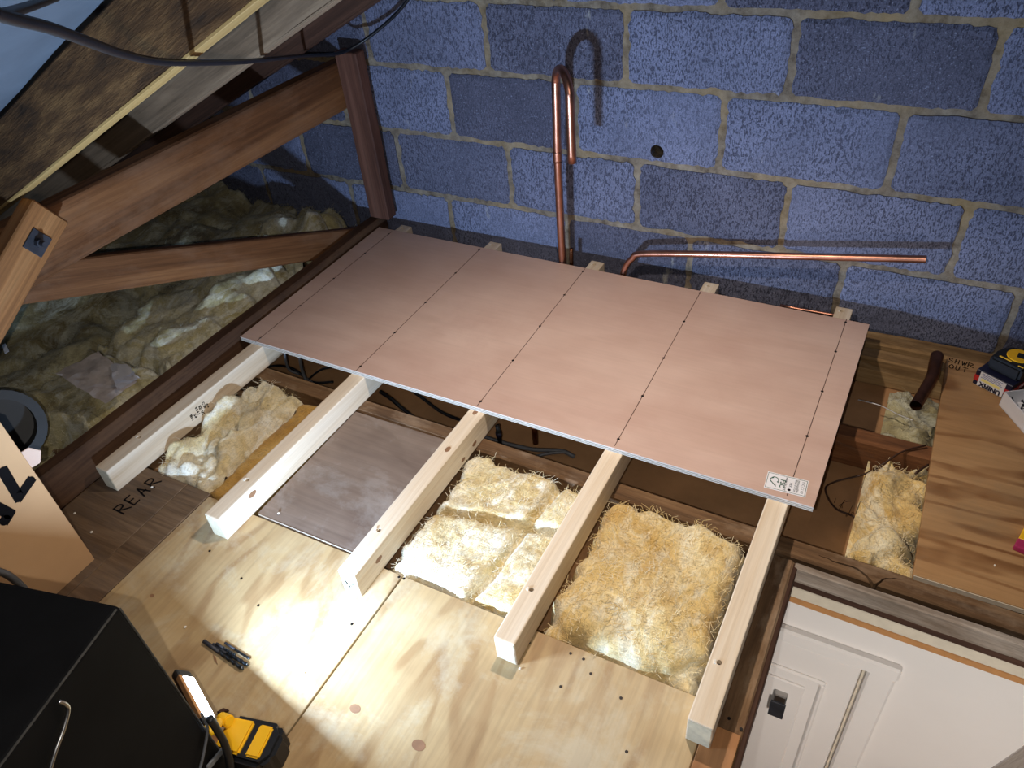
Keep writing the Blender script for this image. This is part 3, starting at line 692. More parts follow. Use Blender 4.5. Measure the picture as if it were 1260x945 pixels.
# eaves beyond the beam
def hE(x, y):
    r = fbm(x * 3.4 + 1, y * 3.4, 0.7, 4); f = 0.45 - min(0.8, abs(fbm(x * 3.2, y * 3 + 3, 5.1, 2)))
    rise = 0.10 * max(0.0, min(1.0, (-0.75 - x) / 0.5))
    return min(0.015 + rise + 0.05 * r - 0.11 * f + 0.010 * fbm(x * 16, y * 12, 3, 3), rafz(x) - 0.03)
quilt('eaves_insulation', 'wool_dirty', -2.05, -1.0, -2.3, -0.01, -0.095, hE, 0.013, 7, 0.03, 0.02, label='dirty rumpled insulation filling the dark eaves', cat='insulation')
def hE2(x, y):
    f = min(0.8, abs(fbm(x * 5, y * 3 + 1, 2.1, 2))); return 0.085 + 0.11 * f + 0.012 * fbm(x * 22, y * 14, 2, 3)
quilt('insulation_roll', 'wool_old', -1.0, -0.636, -1.045, -0.455, -0.06, hE2, 0.008, 8, 0.07, 0.05, label='pale rumpled insulation roll below the slanting brace', cat='insulation')
def hE3(x, y):
    f = 0.5 - min(0.8, abs(fbm(x * 3.6 + 5 + y * 2, y * 5, 7.7, 2))); t = max(0, min(1, (x + 1.15) / 0.5)); return 0.10 + 0.11 * t - 0.12 * f + 0.012 * fbm(x * 18, y * 20, 2, 3)
quilt('insulation_roll', 'wool_old', -1.0, -0.652, -0.452, -0.055, -0.06, hE3, 0.008, 9, 0.09, 0.05, label='yellowish insulation heaped against the block wall behind the post', cat='insulation')
DC = onz(4, 527, 0.21)      # a duct end lies in a hollow here
def hE4(x, y):
    f = min(0.8, abs(fbm(x * 4.5, y * 3.5, 1.7, 2))); dd_ = ((x - DC.x + 0.03) ** 2 + (y - DC.y - 0.01) ** 2) ** 0.5; return 0.07 + 0.10 * f + 0.012 * fbm(x * 20, y * 16, 2, 3) - 0.17 * (1 - max(0.0, min(1.0, (dd_ - 0.12) / 0.05)))
quilt('insulation_roll', 'wool_old', -1.0, -0.640, -2.2, -1.047, -0.06, hE4, 0.009, 10, 0.06, 0.04, label='brownish insulation under the torn paper scrap', cat='insulation')

# ================================================================== PIPES AND CABLES
hk = root('hooked_copper_pipe', (0.225, -0.09, -0.05), 'tall copper pipe bent over into a hook against the block wall', 'pipe')
p0 = V((0.222, -0.075, -0.09)); p1 = ony(691, 300, -0.082); p2 = ony(686, 192, -0.095); p3 = ony(684, 105, -0.10)
pe = V((0.318, -0.19, 0.497))
pe = CAMP + (ray(704, 200)) * ((-0.185 - CAMP.y) / ray(704, 200).y)
ptop = V((pe.x, pe.y, p3.z)); ctr = (p3 + ptop) / 2; hv = (p3 - ptop) / 2
arc = [ctr + hv * math.cos(t) + V((0, 0, hv.length)) * math.sin(t) for t in [math.pi * k / 12 for k in range(13)]]
tube('pipe', 'copper', [p0, p1, p2, p2.lerp(p3, 0.5)] + arc + [ptop.lerp(pe, 0.5), pe], 0.0128, hk, per=4, seg=14)
d_ = (p3 - p1).normalized()
put('pipe_joint', sweep([p2 - d_ * 0.016, p2 - d_ * 0.012, p2 + d_ * 0.012, p2 + d_ * 0.016], 0.0142, 14), 'copper', hk, smooth=True)
rg = put('pipe_ring', sweep([p2 - d_ * 0.0175, p2 - d_ * 0.0155], 0.0144, 14), 'copper_old', hk, smooth=True)
tube('copper_pipe_stub', 'copper_old', [V((0.252, -0.075, -0.09)), ony(703, 325, -0.075), ony(703, 306, -0.075)], 0.0068, per=3, label='short copper stub beside the hooked pipe', cat='pipe')
q1 = ony(766, 350, -0.080); q2 = ony(768, 333, -0.080); q3 = ony(778, 318, -0.080); q4 = ony(800, 312, -0.080); q5 = ony(960, 315, -0.080); q6 = ony(1140, 319, -0.080)
lp = root('long_copper_pipe', (q1.x, q1.y, -0.05), 'long copper pipe bending up then running along the wall', 'pipe')
tube('pipe', 'copper', [V((q1.x, q1.y, -0.09)), q1, q2, q3, q4, q5, q6], 0.0100, lp, per=6, seg=14, cap=False)
put('pipe_bore', sweep([q5.lerp(q6, 0.6), q6], 0.0086, 14, cap=False), 'copper_old', lp, smooth=True)
pd = (q6 - q5).normalized(); b = bmesh.new(); pm = plane_mw(q6, V((0, 0, 1)), pd); ro, ri = [], []
for k in range(14):
    t = 2 * math.pi * k / 14; ro.append(b.verts.new((0.010 * math.cos(t), 0.010 * math.sin(t), 0))); ri.append(b.verts.new((0.0086 * math.cos(t), 0.0086 * math.sin(t), 0)))
for k in range(14): b.faces.new((ro[k], ro[(k + 1) % 14], ri[(k + 1) % 14], ri[k]))
put('pipe_rim', b, 'copper', lp, pm)
tube('thin_copper_pipe', 'copper', [ony(960, 376, -0.055), ony(1005, 384, -0.055), ony(1034, 389, -0.055)], 0.005, per=3, label='thin copper pipe behind the back edge of the board', cat='pipe')
# bent tarnished pipe by the grained sheet
a = onz(1153, 438, 0.035); b_ = onz(1146, 466, 0.045); c = onz(1127, 499, 0.055)
tp = root('tarnished_copper_pipe', (a.x, a.y, 0), 'brown tarnished copper pipe offcut leaning by the grained plywood', 'pipe')
qq = catmull([a, a.lerp(b_, 0.5) + V((0, 0, 0.004)), b_, c], 6)
put('pipe', sweep(qq, 0.0145, 16, cap=False, rf=lambda i, n: 1.15 - 0.15 * i / n), 'copper_old', tp, smooth=True)
put('pipe_bore', sweep(qq, 0.0128, 16, cap=False, rf=lambda i, n: 1.15 - 0.15 * i / n), 'copper_old', tp, smooth=True)
put('open_rim', sweep([c, c + (c - b_).normalized() * 0.0015], 0.0148, 16, cap=False), 'copper', tp, smooth=True)
tube('silver_wire', 'wire', [onz(1056, 492, -0.05), onz(1083, 499, -0.04), onz(1105, 510, -0.03), onz(1123, 517, -0.02)], 0.0015, seg=6, label='thin silver wire poking out beside the board', cat='wire')
bcab = root('brown_cable', onz(1060, 640, -0.1), 'thin brown cable with frayed end lying by the insulation strip', 'cable')
pts = [onz(1139, 548, 0.005), onz(1110, 556, 0.0), onz(1085, 572, -0.02), onz(1062, 584, -0.06), onz(1030, 592, -0.085), onz(1016, 600, -0.09), onz(1020, 615, -0.092), onz(1030, 627, -0.092), onz(1045, 633, -0.09), onz(1060, 640, -0.09)]
tube('sheath', 'browncable', pts, 0.0026, bcab, per=5, seg=6)
rr = random.Random(4); e = pts[-1]; bmf = bmesh.new()
for k in range(16):
    s_ = pts[-2 - (k % 3)].lerp(e, rr.random()); dd = V((rr.uniform(-0.02, 0.05), rr.uniform(-0.04, 0.03), rr.uniform(0.0, 0.02)))
    tb = sweep(catmull([s_, s_ + dd * 0.5 + V((0, 0, 0.006)), s_ + dd], 3), 0.0006, 4)
    mm = bpy.data.meshes.new('t'); tb.to_mesh(mm); tb.free(); bmf.from_mesh(mm); bpy.data.meshes.remove(mm)
put('frayed_strands', bmf, 'browncable', bcab, kind='stuff')
tube('brown_cable', 'browncable', [onz(1142, 572, 0.004), onz(1134, 577, 0.004), onz(1126, 583, 0.0)], 0.003, per=4, seg=6, label='short dark cable end poking from under the grained plywood', cat='cable')
# black cable hung under the rafters
def onraf(u, v, off=0.014):
    d = ray(u, v); k = CAMP.z + off - rafz(CAMP.x); return CAMP + d * (k / (TP * d.x - d.z))
cb = [onraf(u, v) for u, v in ((-14, 14), (20, 24), (60, 34), (105, 50), (150, 66), (200, 76), (260, 77), (310, 75), (370, 69))] + [ony(u, v, y) for u, v, y in ((415, 66, -0.16), (440, 55, -0.085), (470, 33, -0.05), (492, 12, -0.04), (512, -14, -0.035))]
tube('hanging_cable', 'cable', cb, 0.0052, per=6, seg=8, label='black cable looped under the rafters to the post top', cat='cable')
tube('roof_cable', 'cable', [onraf(-4, 20, 0.008), onraf(30, 10, -0.03), onraf(70, -4, -0.08)], 0.0045, per=4, seg=8, label='black cable rising to the felt from the rafter end', cat='cable')
# cables under the board's front edge
def cab(name, mat, pl, r, lab): return tube(name, mat, [onz(u, v, z) for u, v, z in pl], r, per=6, seg=8, label=lab, cat='cable')
cab('wiring_cable', 'greycable', [(350, 425, 0.05), (351, 440, 0.01), (356, 455, -0.04), (372, 462, -0.06), (388, 474, -0.07)], 0.004, 'pale grey cable dropping behind the stamped batten')
cab('wiring_cable', 'greycable', [(368, 430, 0.05), (370, 448, 0.0), (374, 462, -0.04), (380, 474, -0.07), (392, 482, -0.08)], 0.005, 'thicker grey cable dropping behind the stamped batten')
cab('wiring_cable', 'cable', [(325, 452, -0.06), (345, 450, -0.06), (362, 455, -0.05), (385, 470, -0.07), (410, 470, -0.07)], 0.004, 'black cable running to the grey junction box')
cab('wiring_cable', 'cable', [(380, 466, -0.06), (395, 455, -0.03), (415, 452, -0.03), (440, 458, -0.06)], 0.0035, 'black cable arching over the grey junction box')
cab('wiring_cable', 'cable', [(468, 482, -0.05), (480, 490, -0.05), (498, 505, -0.06), (520, 522, -0.08), (545, 535, -0.095)], 0.006, 'thick black cable behind the grey brown inset panel')
cab('wiring_cable', 'cable', [(495, 472, -0.06), (520, 490, -0.07), (545, 508, -0.08), (575, 520, -0.09)], 0.005, 'second black cable behind the grey brown inset panel')
cab('wiring_cable', 'greycable', [(590, 536, -0.07), (620, 545, -0.08), (655, 553, -0.085), (690, 555, -0.085), (707, 562, -0.095)], 0.006, 'flat grey cable behind the creased insulation')
cab('wiring_cable', 'greycable', [(655, 563, -0.09), (675, 558, -0.085), (698, 556, -0.085)], 0.0045, 'short grey cable branching behind the creased insulation')
jb = onz(400, 484, -0.07)
box('junction_box', 'greypl', jb + V((-0.045, -0.03, -0.028)), jb + V((0.055, 0.03, 0.0)), bev=0.006, rot=Matrix.Rotation(-0.1, 3, 'Z'), label='grey plastic junction box under the board edge', cat='box')
k0 = onz(616, 548, -0.09); k1 = onz(612, 524, 0.0)
pn = root('push_fit_connector', (k0.x, k0.y, -0.1), 'black stub with blue collar behind the creased insulation', 'connector')
put('stub', sweep([k0, k1], 0.0065, 12), 'blackpl', pn, smooth=True); put('collar', sweep([k0.lerp(k1, 0.48), k0.lerp(k1, 0.68)], 0.0088, 12), 'navy', pn, smooth=True)
k0 = onz(659, 545, -0.1); k1 = onz(657, 520, 0.0)
put('copper_tail', sweep([k0, k0.lerp(k1, 0.5), k1], 0.0085, 14), 'copper_old', smooth=True, label='copper tail rising through the ceiling board behind the creased insulation', cat='pipe')

# ================================================================== THINGS ON THE FLOOR
# marker writing on planks
wp = onz(170, 609, 0.0)
wx = (onz(195, 588, 0.0) - onz(148, 628, 0.0)).normalized()
rear = {'R': [[(0, 0), (0, 1)], [(0, 1), (0.55, 0.92), (0.6, 0.62), (0, 0.5)], [(0.1, 0.5), (0.8, 0.02)]],
        'E': [[(0, 0), (0.02, 1)], [(0, 1), (0.6, 1.0)], [(0, 0.5), (0.5, 0.52)], [(0, 0), (0.6, 0.02)]],
        'A': [[(0, 0), (0.3, 1)], [(0.3, 1), (0.65, 0)], [(0.08, 0.4), (0.6, 0.4)]]}
sts = []
for k, ch in enumerate('REAR'):
    for s_ in rear[ch]: sts.append([((x + k * 1.12 - 2.1) * 0.030, (y - 0.5) * 0.040) for x, y in s_])
put('marker_writing', bm_strokes(sts, 0.0042), 'ink', floor, plane_mw(wp + V((0, 0, 0.0004)), wx, (0, 0, 1)))
S1 = {'S': [[(0.5, 0.9), (0.1, 1), (0.05, 0.6), (0.5, 0.4), (0.45, 0.05), (0, 0.1)]], 'H': [[(0, 0), (0, 1)], [(0.5, 0), (0.5, 1)], [(0, 0.5), (0.5, 0.5)]],
      'W': [[(0, 1), (0.2, 0)], [(0.2, 0), (0.35, 0.7)], [(0.35, 0.7), (0.5, 0)], [(0.5, 0), (0.7, 1)]], 'R': rear['R'],
      'O': [[(0.3, 1), (0, 0.6), (0.1, 0.1), (0.5, 0.1), (0.6, 0.6), (0.3, 1)]], 'U': [[(0, 1), (0.05, 0.1), (0.45, 0.1), (0.5, 1)]], 'T': [[(0, 1), (0.7, 1)], [(0.35, 1), (0.35, 0)]]}
sts = []
for row, wrd in enumerate(('SHWR', 'OUT')):
    for k, ch in enumerate(wrd):
        for s_ in S1[ch]: sts.append([((x + k * 0.95 + 0.35 * row) * 0.017, (y - row * 1.45) * 0.019) for x, y in s_])
w0 = onz(1167, 445, 0.0125)
put('marker_writing', bm_strokes(sts, 0.0022), 'ink', floor, plane_mw(w0, onz(1194, 452, 0.0125) - w0, (0, 0, 1)))

def bm_fat(lines, w, th=0.0006):
    b = bm_strokes([[a_, c_] for ln in lines for a_, c_ in zip(ln, ln[1:])], w, th)
    for ln in lines:
        for k, p in enumerate(ln):
            vs = [b.verts.new((p[0] + w / 2 * math.cos(t), p[1] + w / 2 * math.sin(t), th + 0.00002 * (k + 1))) for t in [2 * math.pi * q_ / 14 for q_ in range(14)]]
            b.faces.new(vs)
    return b
# drill bits
def drill_bit(a, b, r, lab):
    Ln = (b - a).length; rt_ = root('drill_bit', (a.x, a.y, 0), lab, 'drill bit', 'drill bits lying on the plywood'); bm = bmesh.new(); rings = []
    n = 44; seg = 12
    for i in range(n + 1):
        t = i / n; x = Ln * (0.38 + 0.62 * t); tw = t * 15.0; rr_ = r * (1 if t < 0.94 else max(0.08, (1 - t) / 0.06))
        rings.append([bm.verts.new((x, rr_ * (0.62 + 0.38 * abs(math.cos(p - tw))) * math.cos(p), rr_ * (0.62 + 0.38 * abs(math.cos(p - tw))) * math.sin(p))) for p in [2 * math.pi * k / seg for k in range(seg)]])
    for A_, B_ in zip(rings, rings[1:]):
        for k in range(seg): bm.faces.new((A_[k], A_[(k + 1) % seg], B_[(k + 1) % seg], B_[k]))
    bm.faces.new(rings[0][::-1]); bm.faces.new(rings[-1])
    mm = frame(a, b); mm.translation = a
    put('flutes', bm, 'bit', rt_, mm, smooth=True)
    put('shank', sweep([V((0, 0, 0)), V((0.002, 0, 0)), V((Ln * 0.4, 0, 0))], r * 0.92, 12), 'darksteel', rt_, mm, smooth=True)
drill_bit(onz(251, 789, 0.005), onz(300, 824, 0.005), 0.0050, 'longest steel drill bit of the small bunch')
drill_bit(onz(262, 793, 0.0045), onz(306, 819, 0.0045), 0.0045, 'second long steel drill bit beside the longest one')
drill_bit(onz(266, 792, 0.010), onz(290, 806, 0.010), 0.0035, 'short drill bit resting on two longer ones')
drill_bit(onz(277, 791, 0.0035), onz(308, 811, 0.0035), 0.0030, 'slim drill bit lying apart from the bunch')
put('wood_sliver', bm_poly([(-0.014, 0), (0, -0.0025), (0.016, 0), (0, 0.002)], 0.0012), 'knot', None, plane_mw(onz(265, 811, 0.0006), onz(269, 819) - onz(261, 800), (0, 0, 1)), label='thin brown wood sliver beside the drill bits', cat='wood chip')
put('wood_chip', bm_poly([(-0.012, -0.001), (-0.002, -0.006), (0.013, 0.0), (0.0, 0.006)], 0.006, 0.001), 'darkwood', None, plane_mw(onz(275, 876, 0.0006), (1, 0.6, 0), (0, 0, 1)), label='dark wood chip beside the work lamp', cat='wood chip')
rr = random.Random(8)
for k, (u, v) in enumerate(((1224, 696), (343, 632), (92, 632), (187, 600), (374, 829), (228, 772), (640, 823), (113, 655))):
    p = onz(u, v, 0.012 if u > 1200 else 0.0) ; s_ = rr.uniform(0.0025, 0.0042); b = bmesh.new(); bmesh.ops.create_icosphere(b, subdivisions=1, radius=s_)
    for w in b.verts: w.co = V((w.co.x * rr.uniform(0.7, 1.4), w.co.y * rr.uniform(0.7, 1.3), w.co.z * 0.6))
    put('plaster_crumb', b, 'crumb', None, Matrix.Translation(p + V((0, 0, s_ * 0.4))), label='tiny white plaster crumb on the loft floor', cat='crumb', group='plaster crumbs on the floor')

# black case, bottom left
ang = math.atan2(-0.053, -0.234) + math.pi
CH = 0.56; cc = onz(147, 745, CH)
cx = Matrix.Translation(V((cc.x, cc.y, 0))) @ Matrix.Rotation(ang, 4, 'Z')
case = root('black_case', (0.0, -2.0, 0), 'large matt black box standing beside the work lamp', 'box')
put('body', bm_box((-0.52, -0.55, 0.0), (0, 0, CH), 0.006, 2), 'case', case, cx)
for ea, eb in ((V((-0.0012, -0.006, CH - 0.0012)), V((-0.0012, -0.545, CH - 0.0012))), (V((-0.0012, -0.0012, CH - 0.006)), V((-0.0012, -0.0012, 0.01)))):
    put('worn_edge', sweep([ea.lerp(eb, k / 40) + V((1, 0, 1)).normalized() * 0.0012 * (noise.noise(V((k * 0.7, ea.y, 2))) + 0.2) for k in range(41)], 0.0016, 6), 'scuff', case, cx)
# hooked rod resting against the case's face
def onface(u, v, off=0.006):
    # face x=0 of the case frame
    inv = cx.inverted(); o_ = inv @ CAMP; d0 = inv.to_3x3() @ ray(u, v); return cx @ (o_ + d0 * ((off - o_.x) / d0.x))
tube('hooked_rod', 'steel', [onface(72, 863, 0.004), onface(80, 866), onface(84, 874), onface(78, 898), onface(68, 925), onface(58, 960)], 0.0028, per=5, seg=8, label='grey hooked metal rod on the side of the black box', cat='rod')

# work lamp
LPC = onz(245, 856, 0.150); fn = V((0.16, 0.79, 0.59)).normalized()
def onpl(u, v): d = ray(u, v); return CAMP + d * ((LPC - CAMP).dot(fn) / d.dot(fn))
LPT = onpl(232, 832); LPB = onpl(258, 880)
lr = root('work_lamp', (LPB.x, LPB.y, 0), 'yellow and black cordless work lamp with lit white panel', 'lamp')
ax = (LPT - LPB).normalized()
fm = plane_mw((LPT + LPB) / 2, ax, fn); hl = (LPT - LPB).length / 2
put('head_housing', bm_box((-hl - 0.014, -0.016, -0.020), (hl + 0.030, 0.018, -0.003), 0.006, 2), 'blackpl', lr, fm)
put('lamp_panel', bm_box((-hl, -0.011, -0.004), (hl, 0.011, 0.0), 0.001), 'led', lr, fm)
put('panel_reflection', bm_box((-hl - 0.004, 0.0115, -0.012), (hl + 0.004, 0.0186, -0.001), 0.001), 'mdf', lr, fm)  # orange reflection along the lit panel's side, put in as a coloured strip
nb = onz(270, 888, 0.07)
put('neck', sweep(catmull([LPB - ax * 0.01 - fn * 0.02, LPB - ax * 0.03 - fn * 0.01, nb], 5), 0.009, 12), 'yellow', lr, smooth=True)
put('neck_knob', bm_cyl(0.012, 0.03, 14, bev=0.003), 'yellow', lr, Matrix.Translation(onz(277, 886, 0.075)) @ Matrix.Rotation(1.2, 4, 'Y'))
bq = cx @ Matrix.Translation((0.004, 0.050, 0.0))
put('base', bm_poly([(-0.05, -0.04), (0.045, -0.042), (0.062, -0.02), (0.062, 0.025), (0.045, 0.042), (-0.05, 0.04)], 0.065, 0.008), 'blackpl', lr, bq)
put('base_shell', bm_poly([(-0.052, -0.03), (0.0, -0.032), (0.0, 0.032), (-0.052, 0.03)], 0.012, 0.004), 'yellow', lr, bq @ Matrix.Translation((0, 0, 0.060)))
put('base_band', bm_poly([(0.012, -0.030), (0.040, -0.030), (0.040, 0.030), (0.012, 0.030)], 0.008, 0.003), 'yellow', lr, bq @ Matrix.Translation((0, 0, 0.062)))
put('strap', sweep(catmull([onface(258, 884, 0.012), onface(266, 896, 0.014), onface(277, 917, 0.016), onface(284, 948, 0.016), onface(285, 990, 0.016)], 6), 0.007, 8), 'blackpl', lr, smooth=True)
put('power_lead', sweep(catmull([onface(248, 878, 0.004), onface(255, 895, 0.006), onface(252, 920, 0.007), onface(244, 955, 0.007)], 6), 0.0025, 8), 'greycable', lr, smooth=True)
put('hook_plate', bm_box((-0.03, -0.006, -0.002), (0.03, 0.006, 0.002), 0.001), 'greypl', lr, plane_mw(onface(268, 930, 0.006), onface(276, 922, 0.006) - onface(258, 944, 0.006), cx.to_3x3() @ V((1, 0, 0))))
wl_ = lamp('work_lamp_light', 'AREA', (LPT + LPB) / 2 + fn * 0.003, 30.0, (0.50, 0.70, 1.0), 0.02)
wl_.data.shape = 'RECTANGLE'; wl_.data.size = hl * 2; wl_.data.size_y = 0.03
wl_.matrix_world = fm @ Matrix.Translation((0, 0, 0.003)) @ Matrix.Rotation(math.pi, 4, 'X')

# cardboard box, far left
KX = -0.336
kb = root('cardboard_box', (KX - 0.2, -1.75, 0), 'brown cardboard box with black marker letters', 'box')
KH = 0.465
put('front_panel', bm_box((-0.004, -0.32, 0), (0.0, 0.0, KH), 0.001), 'card', kb, Matrix.Translation((KX, -1.602, 0)))
put('back_panel', bm_box((-0.184, -0.32, 0), (-0.18, 0.0, KH), 0.001), 'card', kb, Matrix.Translation((KX, -1.602, 0)))
put('side_panel', bm_box((-0.18, -0.004, 0), (-0.002, 0.0, KH), 0.001), 'card', kb, Matrix.Translation((KX, -1.602, 0)))
put('side_panel', bm_box((-0.18, -0.32, 0), (-0.002, -0.316, KH), 0.001), 'card', kb, Matrix.Translation((KX, -1.602, 0)))
put('base_panel', bm_box((-0.18, -0.32, 0), (-0.002, 0, 0.004)), 'card', kb, Matrix.Translation((KX, -1.602, 0)))
b = bm_box((-0.003, -0.28, 0), (0, -0.02, 0.06), 0.001)
put('flap', b, 'card_in', kb, Matrix.Translation((KX, -1.612, KH)) @ Matrix.Rotation(-0.5, 4, 'Y'))
tg = onx(42, 556, KX - 0.05)
fl = bm_poly([(-0.03, -0.02), (0.02, -0.022), (0.036, 0.0), (0.02, 0.02), (-0.03, 0.02)], 0.003, 0.001)
put('torn_tab', fl, 'card_in', kb, Matrix.Translation(V((KX - 0.015, -1.600, 0.335))) @ Matrix.Rotation(math.radians(80), 4, 'Z') @ Matrix.Rotation(math.radians(70), 4, 'X'))
# letters on the front panel (read from +X): positions taken on the panel plane
def onpanel(pl): return [((p.y), (p.z)) for p in [onx(u, v, KX) for u, v in pl]]
mk = plane_mw(V((KX + 0.0003, 0, 0)), (0, 1, 0), (1, 0, 0))
put('marker_writing', bm_fat([onpanel([(4, 580), (23, 612), (37, 592)])], 0.022), 'ink', kb, mk)
put('marker_writing', bm_fat([onpanel([(-8, 622), (11, 632)]), onpanel([(11, 632), (6, 640)])], 0.024), 'ink', kb, mk)
tube('grey_hose', 'greycable', [onx(-12, 700, -0.30), onx(10, 708, -0.30), onx(30, 725, -0.30), onx(45, 745, -0.30)], 0.008, per=5, seg=10, label='grey hose lying between cardboard box and black box', cat='hose')

# black flexible duct end and scraps in the eaves
dc = onz(4, 527, 0.21); fnn = (CAMP - dc).normalized(); fnn = (fnn + V((0, 0, -0.1))).normalized()
du = root('duct_end', (dc.x, dc.y, 0.05), 'black round duct end lying on the eaves insulation', 'duct')
dm = plane_mw(dc, V((1, 0, 0)), fnn)
put('duct_wall', sweep([dm @ V((0, 0, -0.10)), dm @ V((0, 0, -0.02)), dm @ V((0, 0, 0.0))], 0.098, 28, cap=False), 'darkduct', du, smooth=True)
put('duct_bore', sweep([dm @ V((0, 0, -0.10)), dm @ V((0, 0, 0.001))], 0.074, 28, cap=False), 'blackpl', du, smooth=True)
put('duct_back', bm_cyl(0.098, 0.004, 28), 'blackpl', du, dm @ Matrix.Translation((0, 0, -0.10)))
b = bmesh.new(); o_, i_ = [], []
for k in range(28):
    t = 2 * math.pi * k / 28
    o_.append(b.verts.new((0.098 * math.cos(t), 0.098 * math.sin(t), 0))); i_.append(b.verts.new((0.074 * math.cos(t), 0.074 * math.sin(t), 0.003)))
for k in range(28): b.faces.new((o_[k], o_[(k + 1) % 28], i_[(k + 1) % 28], i_[k]))
put('duct_rim', b, 'darkduct', du, dm)
# torn paper with a turned corner
def paper(name, mat, outline, z, lab, par=None, amp=0.006):
    P = [onz(u, v, z) for u, v in outline]; c_ = sum(P, V()) / len(P); b = bmesh.new()
    n = 9; G = []
    for i in range(n + 1):
        row = []
        for j in range(n + 1):
            s_, t = i / n, j / n
            q = P[0].lerp(P[1], s_).lerp(P[3].lerp(P[2], s_), t)
            zz = amp * noise.noise(q * 22) + 0.5 * amp * noise.noise(q * 50)
            row.append(b.verts.new(q - c_ + V((0.006 * noise.noise(q * 40), 0.006 * noise.noise(q * 40 + V((3, 3, 3))), zz))))
        G.append(row)
    for i in range(n):
        for j in range(n): b.faces.new((G[i][j], G[i][j + 1], G[i + 1][j + 1], G[i + 1][j]))
    f = bmesh.ops.solidify(b, geom=b.faces[:], thickness=0.0012)
    return put(name, b, mat, par, Matrix.Translation(c_), smooth=False) if par else put(name, b, mat, None, Matrix.Translation(c_))
pr = root('paper_scrap', onz(120, 468, 0.15), 'crumpled dirty paper scrap with turned white corner on the insulation', 'paper')
paper('sheet', 'oldpaper', [(68, 459), (122, 433), (168, 470), (130, 497)], 0.165, '', pr)
paper('turned_corner', 'paper', [(135, 449), (157, 447), (172, 466), (144, 482)], 0.176, '', pr, 0.006)
for (u, v, s_, lab) in ((7, 429, 0.02, 'small white paper bit on the eaves insulation'), ):
    put('paper_bit', bm_poly([(-s_, -0.005), (s_, -0.008), (s_ * 0.9, 0.006), (-s_, 0.006)], 0.002), 'paper', None, plane_mw(onz(u, v, 0.10), (1, -0.5, 0.1), (0.2, -0.2, 1)), label=lab, cat='paper')

# carton of fixings with a tape measure on it, right
TZ = 0.012
pA = onz(1197, 478, TZ); pB = onz(1238, 496, TZ)      # front bottom edge of the carton
pA = onz(1196, 471, TZ); pB = onz(1239, 493, TZ)
ex = (pB - pA).normalized(); ey = V((0, 0, 1)).cross(ex); cw = (pB - pA).length; cd_ = 0.115; ch = 0.048
cmw = plane_mw(pA, ex, (0, 0, 1))
ct = root('fixings_carton', pA, 'navy and red carton of fixings under the tape measure', 'carton')
put('carton_body', bm_box((0, 0, 0), (cw, cd_, ch), 0.0015), 'navy', ct, cmw)
put('red_band', bm_box((-0.0006, -0.0006, 0.014), (cw + 0.0006, cd_ + 0.0006, 0.031)), 'redprint', ct, cmw)
fmw = plane_mw(pA, ex, -ey)
lb = put('carton_label', bm_box((cw * 0.13, 0.002, 0.0006), (cw * 0.84, ch - 0.001, 0.0016)), 'paper', ct, fmw)
put('label_band', bm_box((cw * 0.2, 0.0205, 0.0016), (cw * 0.72, 0.0285, 0.0019)), 'yellowprint', lb, fmw)
rt2 = Matrix.Rotation(math.pi, 4, 'Z')
text('label_print', 'UNIFIX', 0.0185, 'navy', lb, fmw @ Matrix.Translation((cw * 0.485, 0.0112, 0.0024)) @ rt2, 0.0009, 0.95)
for k in range(4):
    put('label_print', bm_box((cw * (0.2 if k % 2 else 0.17), 0.0305 + k * 0.0042, 0.0016), (cw * (0.78 - 0.05 * (k % 3)), 0.0319 + k * 0.0042, 0.0019)), 'blueprint', lb, fmw)
text('carton_print', 'UNIFIX', 0.014, 'paper', ct, plane_mw(pA + ex * (cw + 0.0008) + ey * cd_ * 0.55 + V((0, 0, 0.024)), ey, ex) @ Matrix.Rotation(math.pi, 4, 'Z'))
tm = root('tape_measure', pA + V((0, 0, ch)), 'black and yellow tape measure sitting on the carton', 'tape measure')
tb = cmw @ Matrix.Translation((cw * 0.56, cd_ * 0.52, ch))
out_ = [(-0.042, -0.040), (0.040, -0.040), (0.046, -0.02), (0.044, 0.012), (0.028, 0.040), (-0.006, 0.047), (-0.034, 0.036), (-0.046, 0.008)]
put('case', bm_poly(out_, 0.040, 0.006), 'blackpl', tm, tb)
put('yellow_disc', bm_cyl(0.029, 0.004, 28, bev=0.001), 'yellow', tm, tb @ Matrix.Translation((0.004, 0.012, 0.0405)))
put('disc_badge', bm_box((-0.009, -0.011, 0), (0.010, 0.011, 0.001)), 'blackpl', tm, tb @ Matrix.Translation((0.008, 0.014, 0.0425)) @ Matrix.Rotation(0.3, 4, 'Z'))
put('yellow_stripe', bm_box((-0.024, -0.0025, 0), (0.008, 0.0025, 0.0015), 0.0006), 'yellow', tm, tb @ Matrix.Translation((-0.004, -0.022, 0.0395)))
put('yellow_stripe', bm_box((-0.007, -0.002, 0), (0.007, 0.002, 0.0015), 0.0006), 'yellow', tm, tb @ Matrix.Translation((0.030, -0.026, 0.0395)))
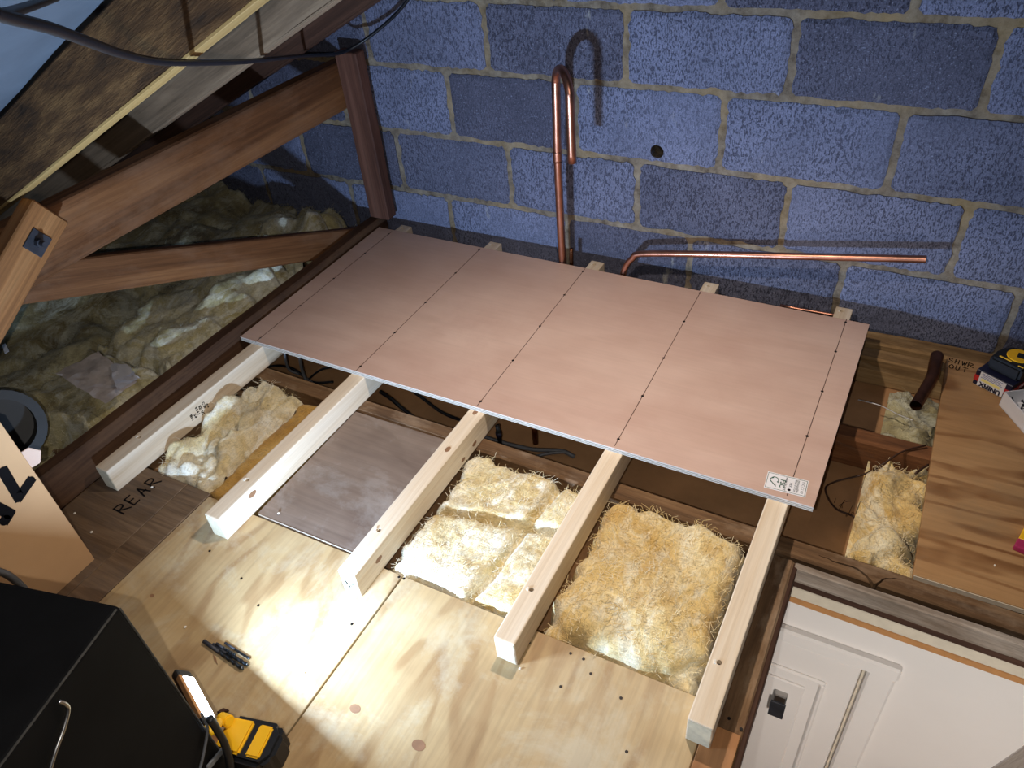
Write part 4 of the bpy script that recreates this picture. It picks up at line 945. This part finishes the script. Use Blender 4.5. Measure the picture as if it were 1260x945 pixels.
# open white carton beside it
o2 = onz(1229, 498, TZ); x2 = (onz(1262, 536, TZ) - o2).normalized(); wm2 = plane_mw(o2, x2, (0, 0, 1))
wc = root('white_carton', o2, 'open white cardboard tray of screws beside the navy carton', 'carton')
for lo, hi in (((0, 0, 0), (0.16, 0.002, 0.045)), ((0, 0.09, 0), (0.16, 0.092, 0.045)), ((0, 0, 0), (0.002, 0.092, 0.045)), ((0.158, 0, 0), (0.16, 0.092, 0.045)), ((0, 0, 0), (0.16, 0.092, 0.002))):
    put('tray_wall', bm_box(lo, hi), 'paper', wc, wm2)
rr = random.Random(3)
for k in range(26):
    q = wm2 @ Matrix.Translation((rr.uniform(0.015, 0.14), rr.uniform(0.015, 0.075), rr.uniform(0.006, 0.034))) @ Euler((rr.uniform(-.3, .3), rr.uniform(-.3, .3), rr.uniform(0, 6.2))).to_matrix().to_4x4()
    sb = sweep([V((-0.016, 0, 0)), V((-0.013, 0, 0)), V((-0.0128, 0, 0)), V((0.010, 0, 0)), V((0.016, 0, 0))], 0.0018, 6, rf=lambda i, n: (2.0, 1.9, 1, 1, 0.1)[i])
    put('screw', sb, 'darksteel', None, q, label='grey screw lying in the open white tray', cat='screw', group='screws in the white tray')
# magenta and yellow tool end at the frame's edge
tq = onz(1256, 676, TZ)
tl = root('marker_crayon', tq, 'magenta and yellow plastic stick on the grained plywood', 'crayon')
tm2 = plane_mw(tq + V((0, 0, 0.008)), onz(1275, 640, TZ) - tq, (0, 0, 1))
put('magenta_end', bm_box((-0.012, -0.014, -0.008), (0.014, 0.014, 0.008), 0.003, 2), 'magenta', tl, tm2)
put('yellow_shaft', bm_box((0.014, -0.013, -0.007), (0.09, 0.013, 0.007), 0.002), 'yellow', tl, tm2)
# grey board corner beyond the hatch
a = onz(1214, 950, 0.03); c = onz(1270, 911, 0.03); dd = (c - a).normalized(); off = V((0, 0, 1)).cross(dd) * -0.05
timber('grey_board', 'greytimber', a + off - dd * 0.15, c + off + dd * 0.25, 0.10, 0.02, bev=0.003, wob=0.002, label='weathered grey board end lying across the hatch', cat='board')
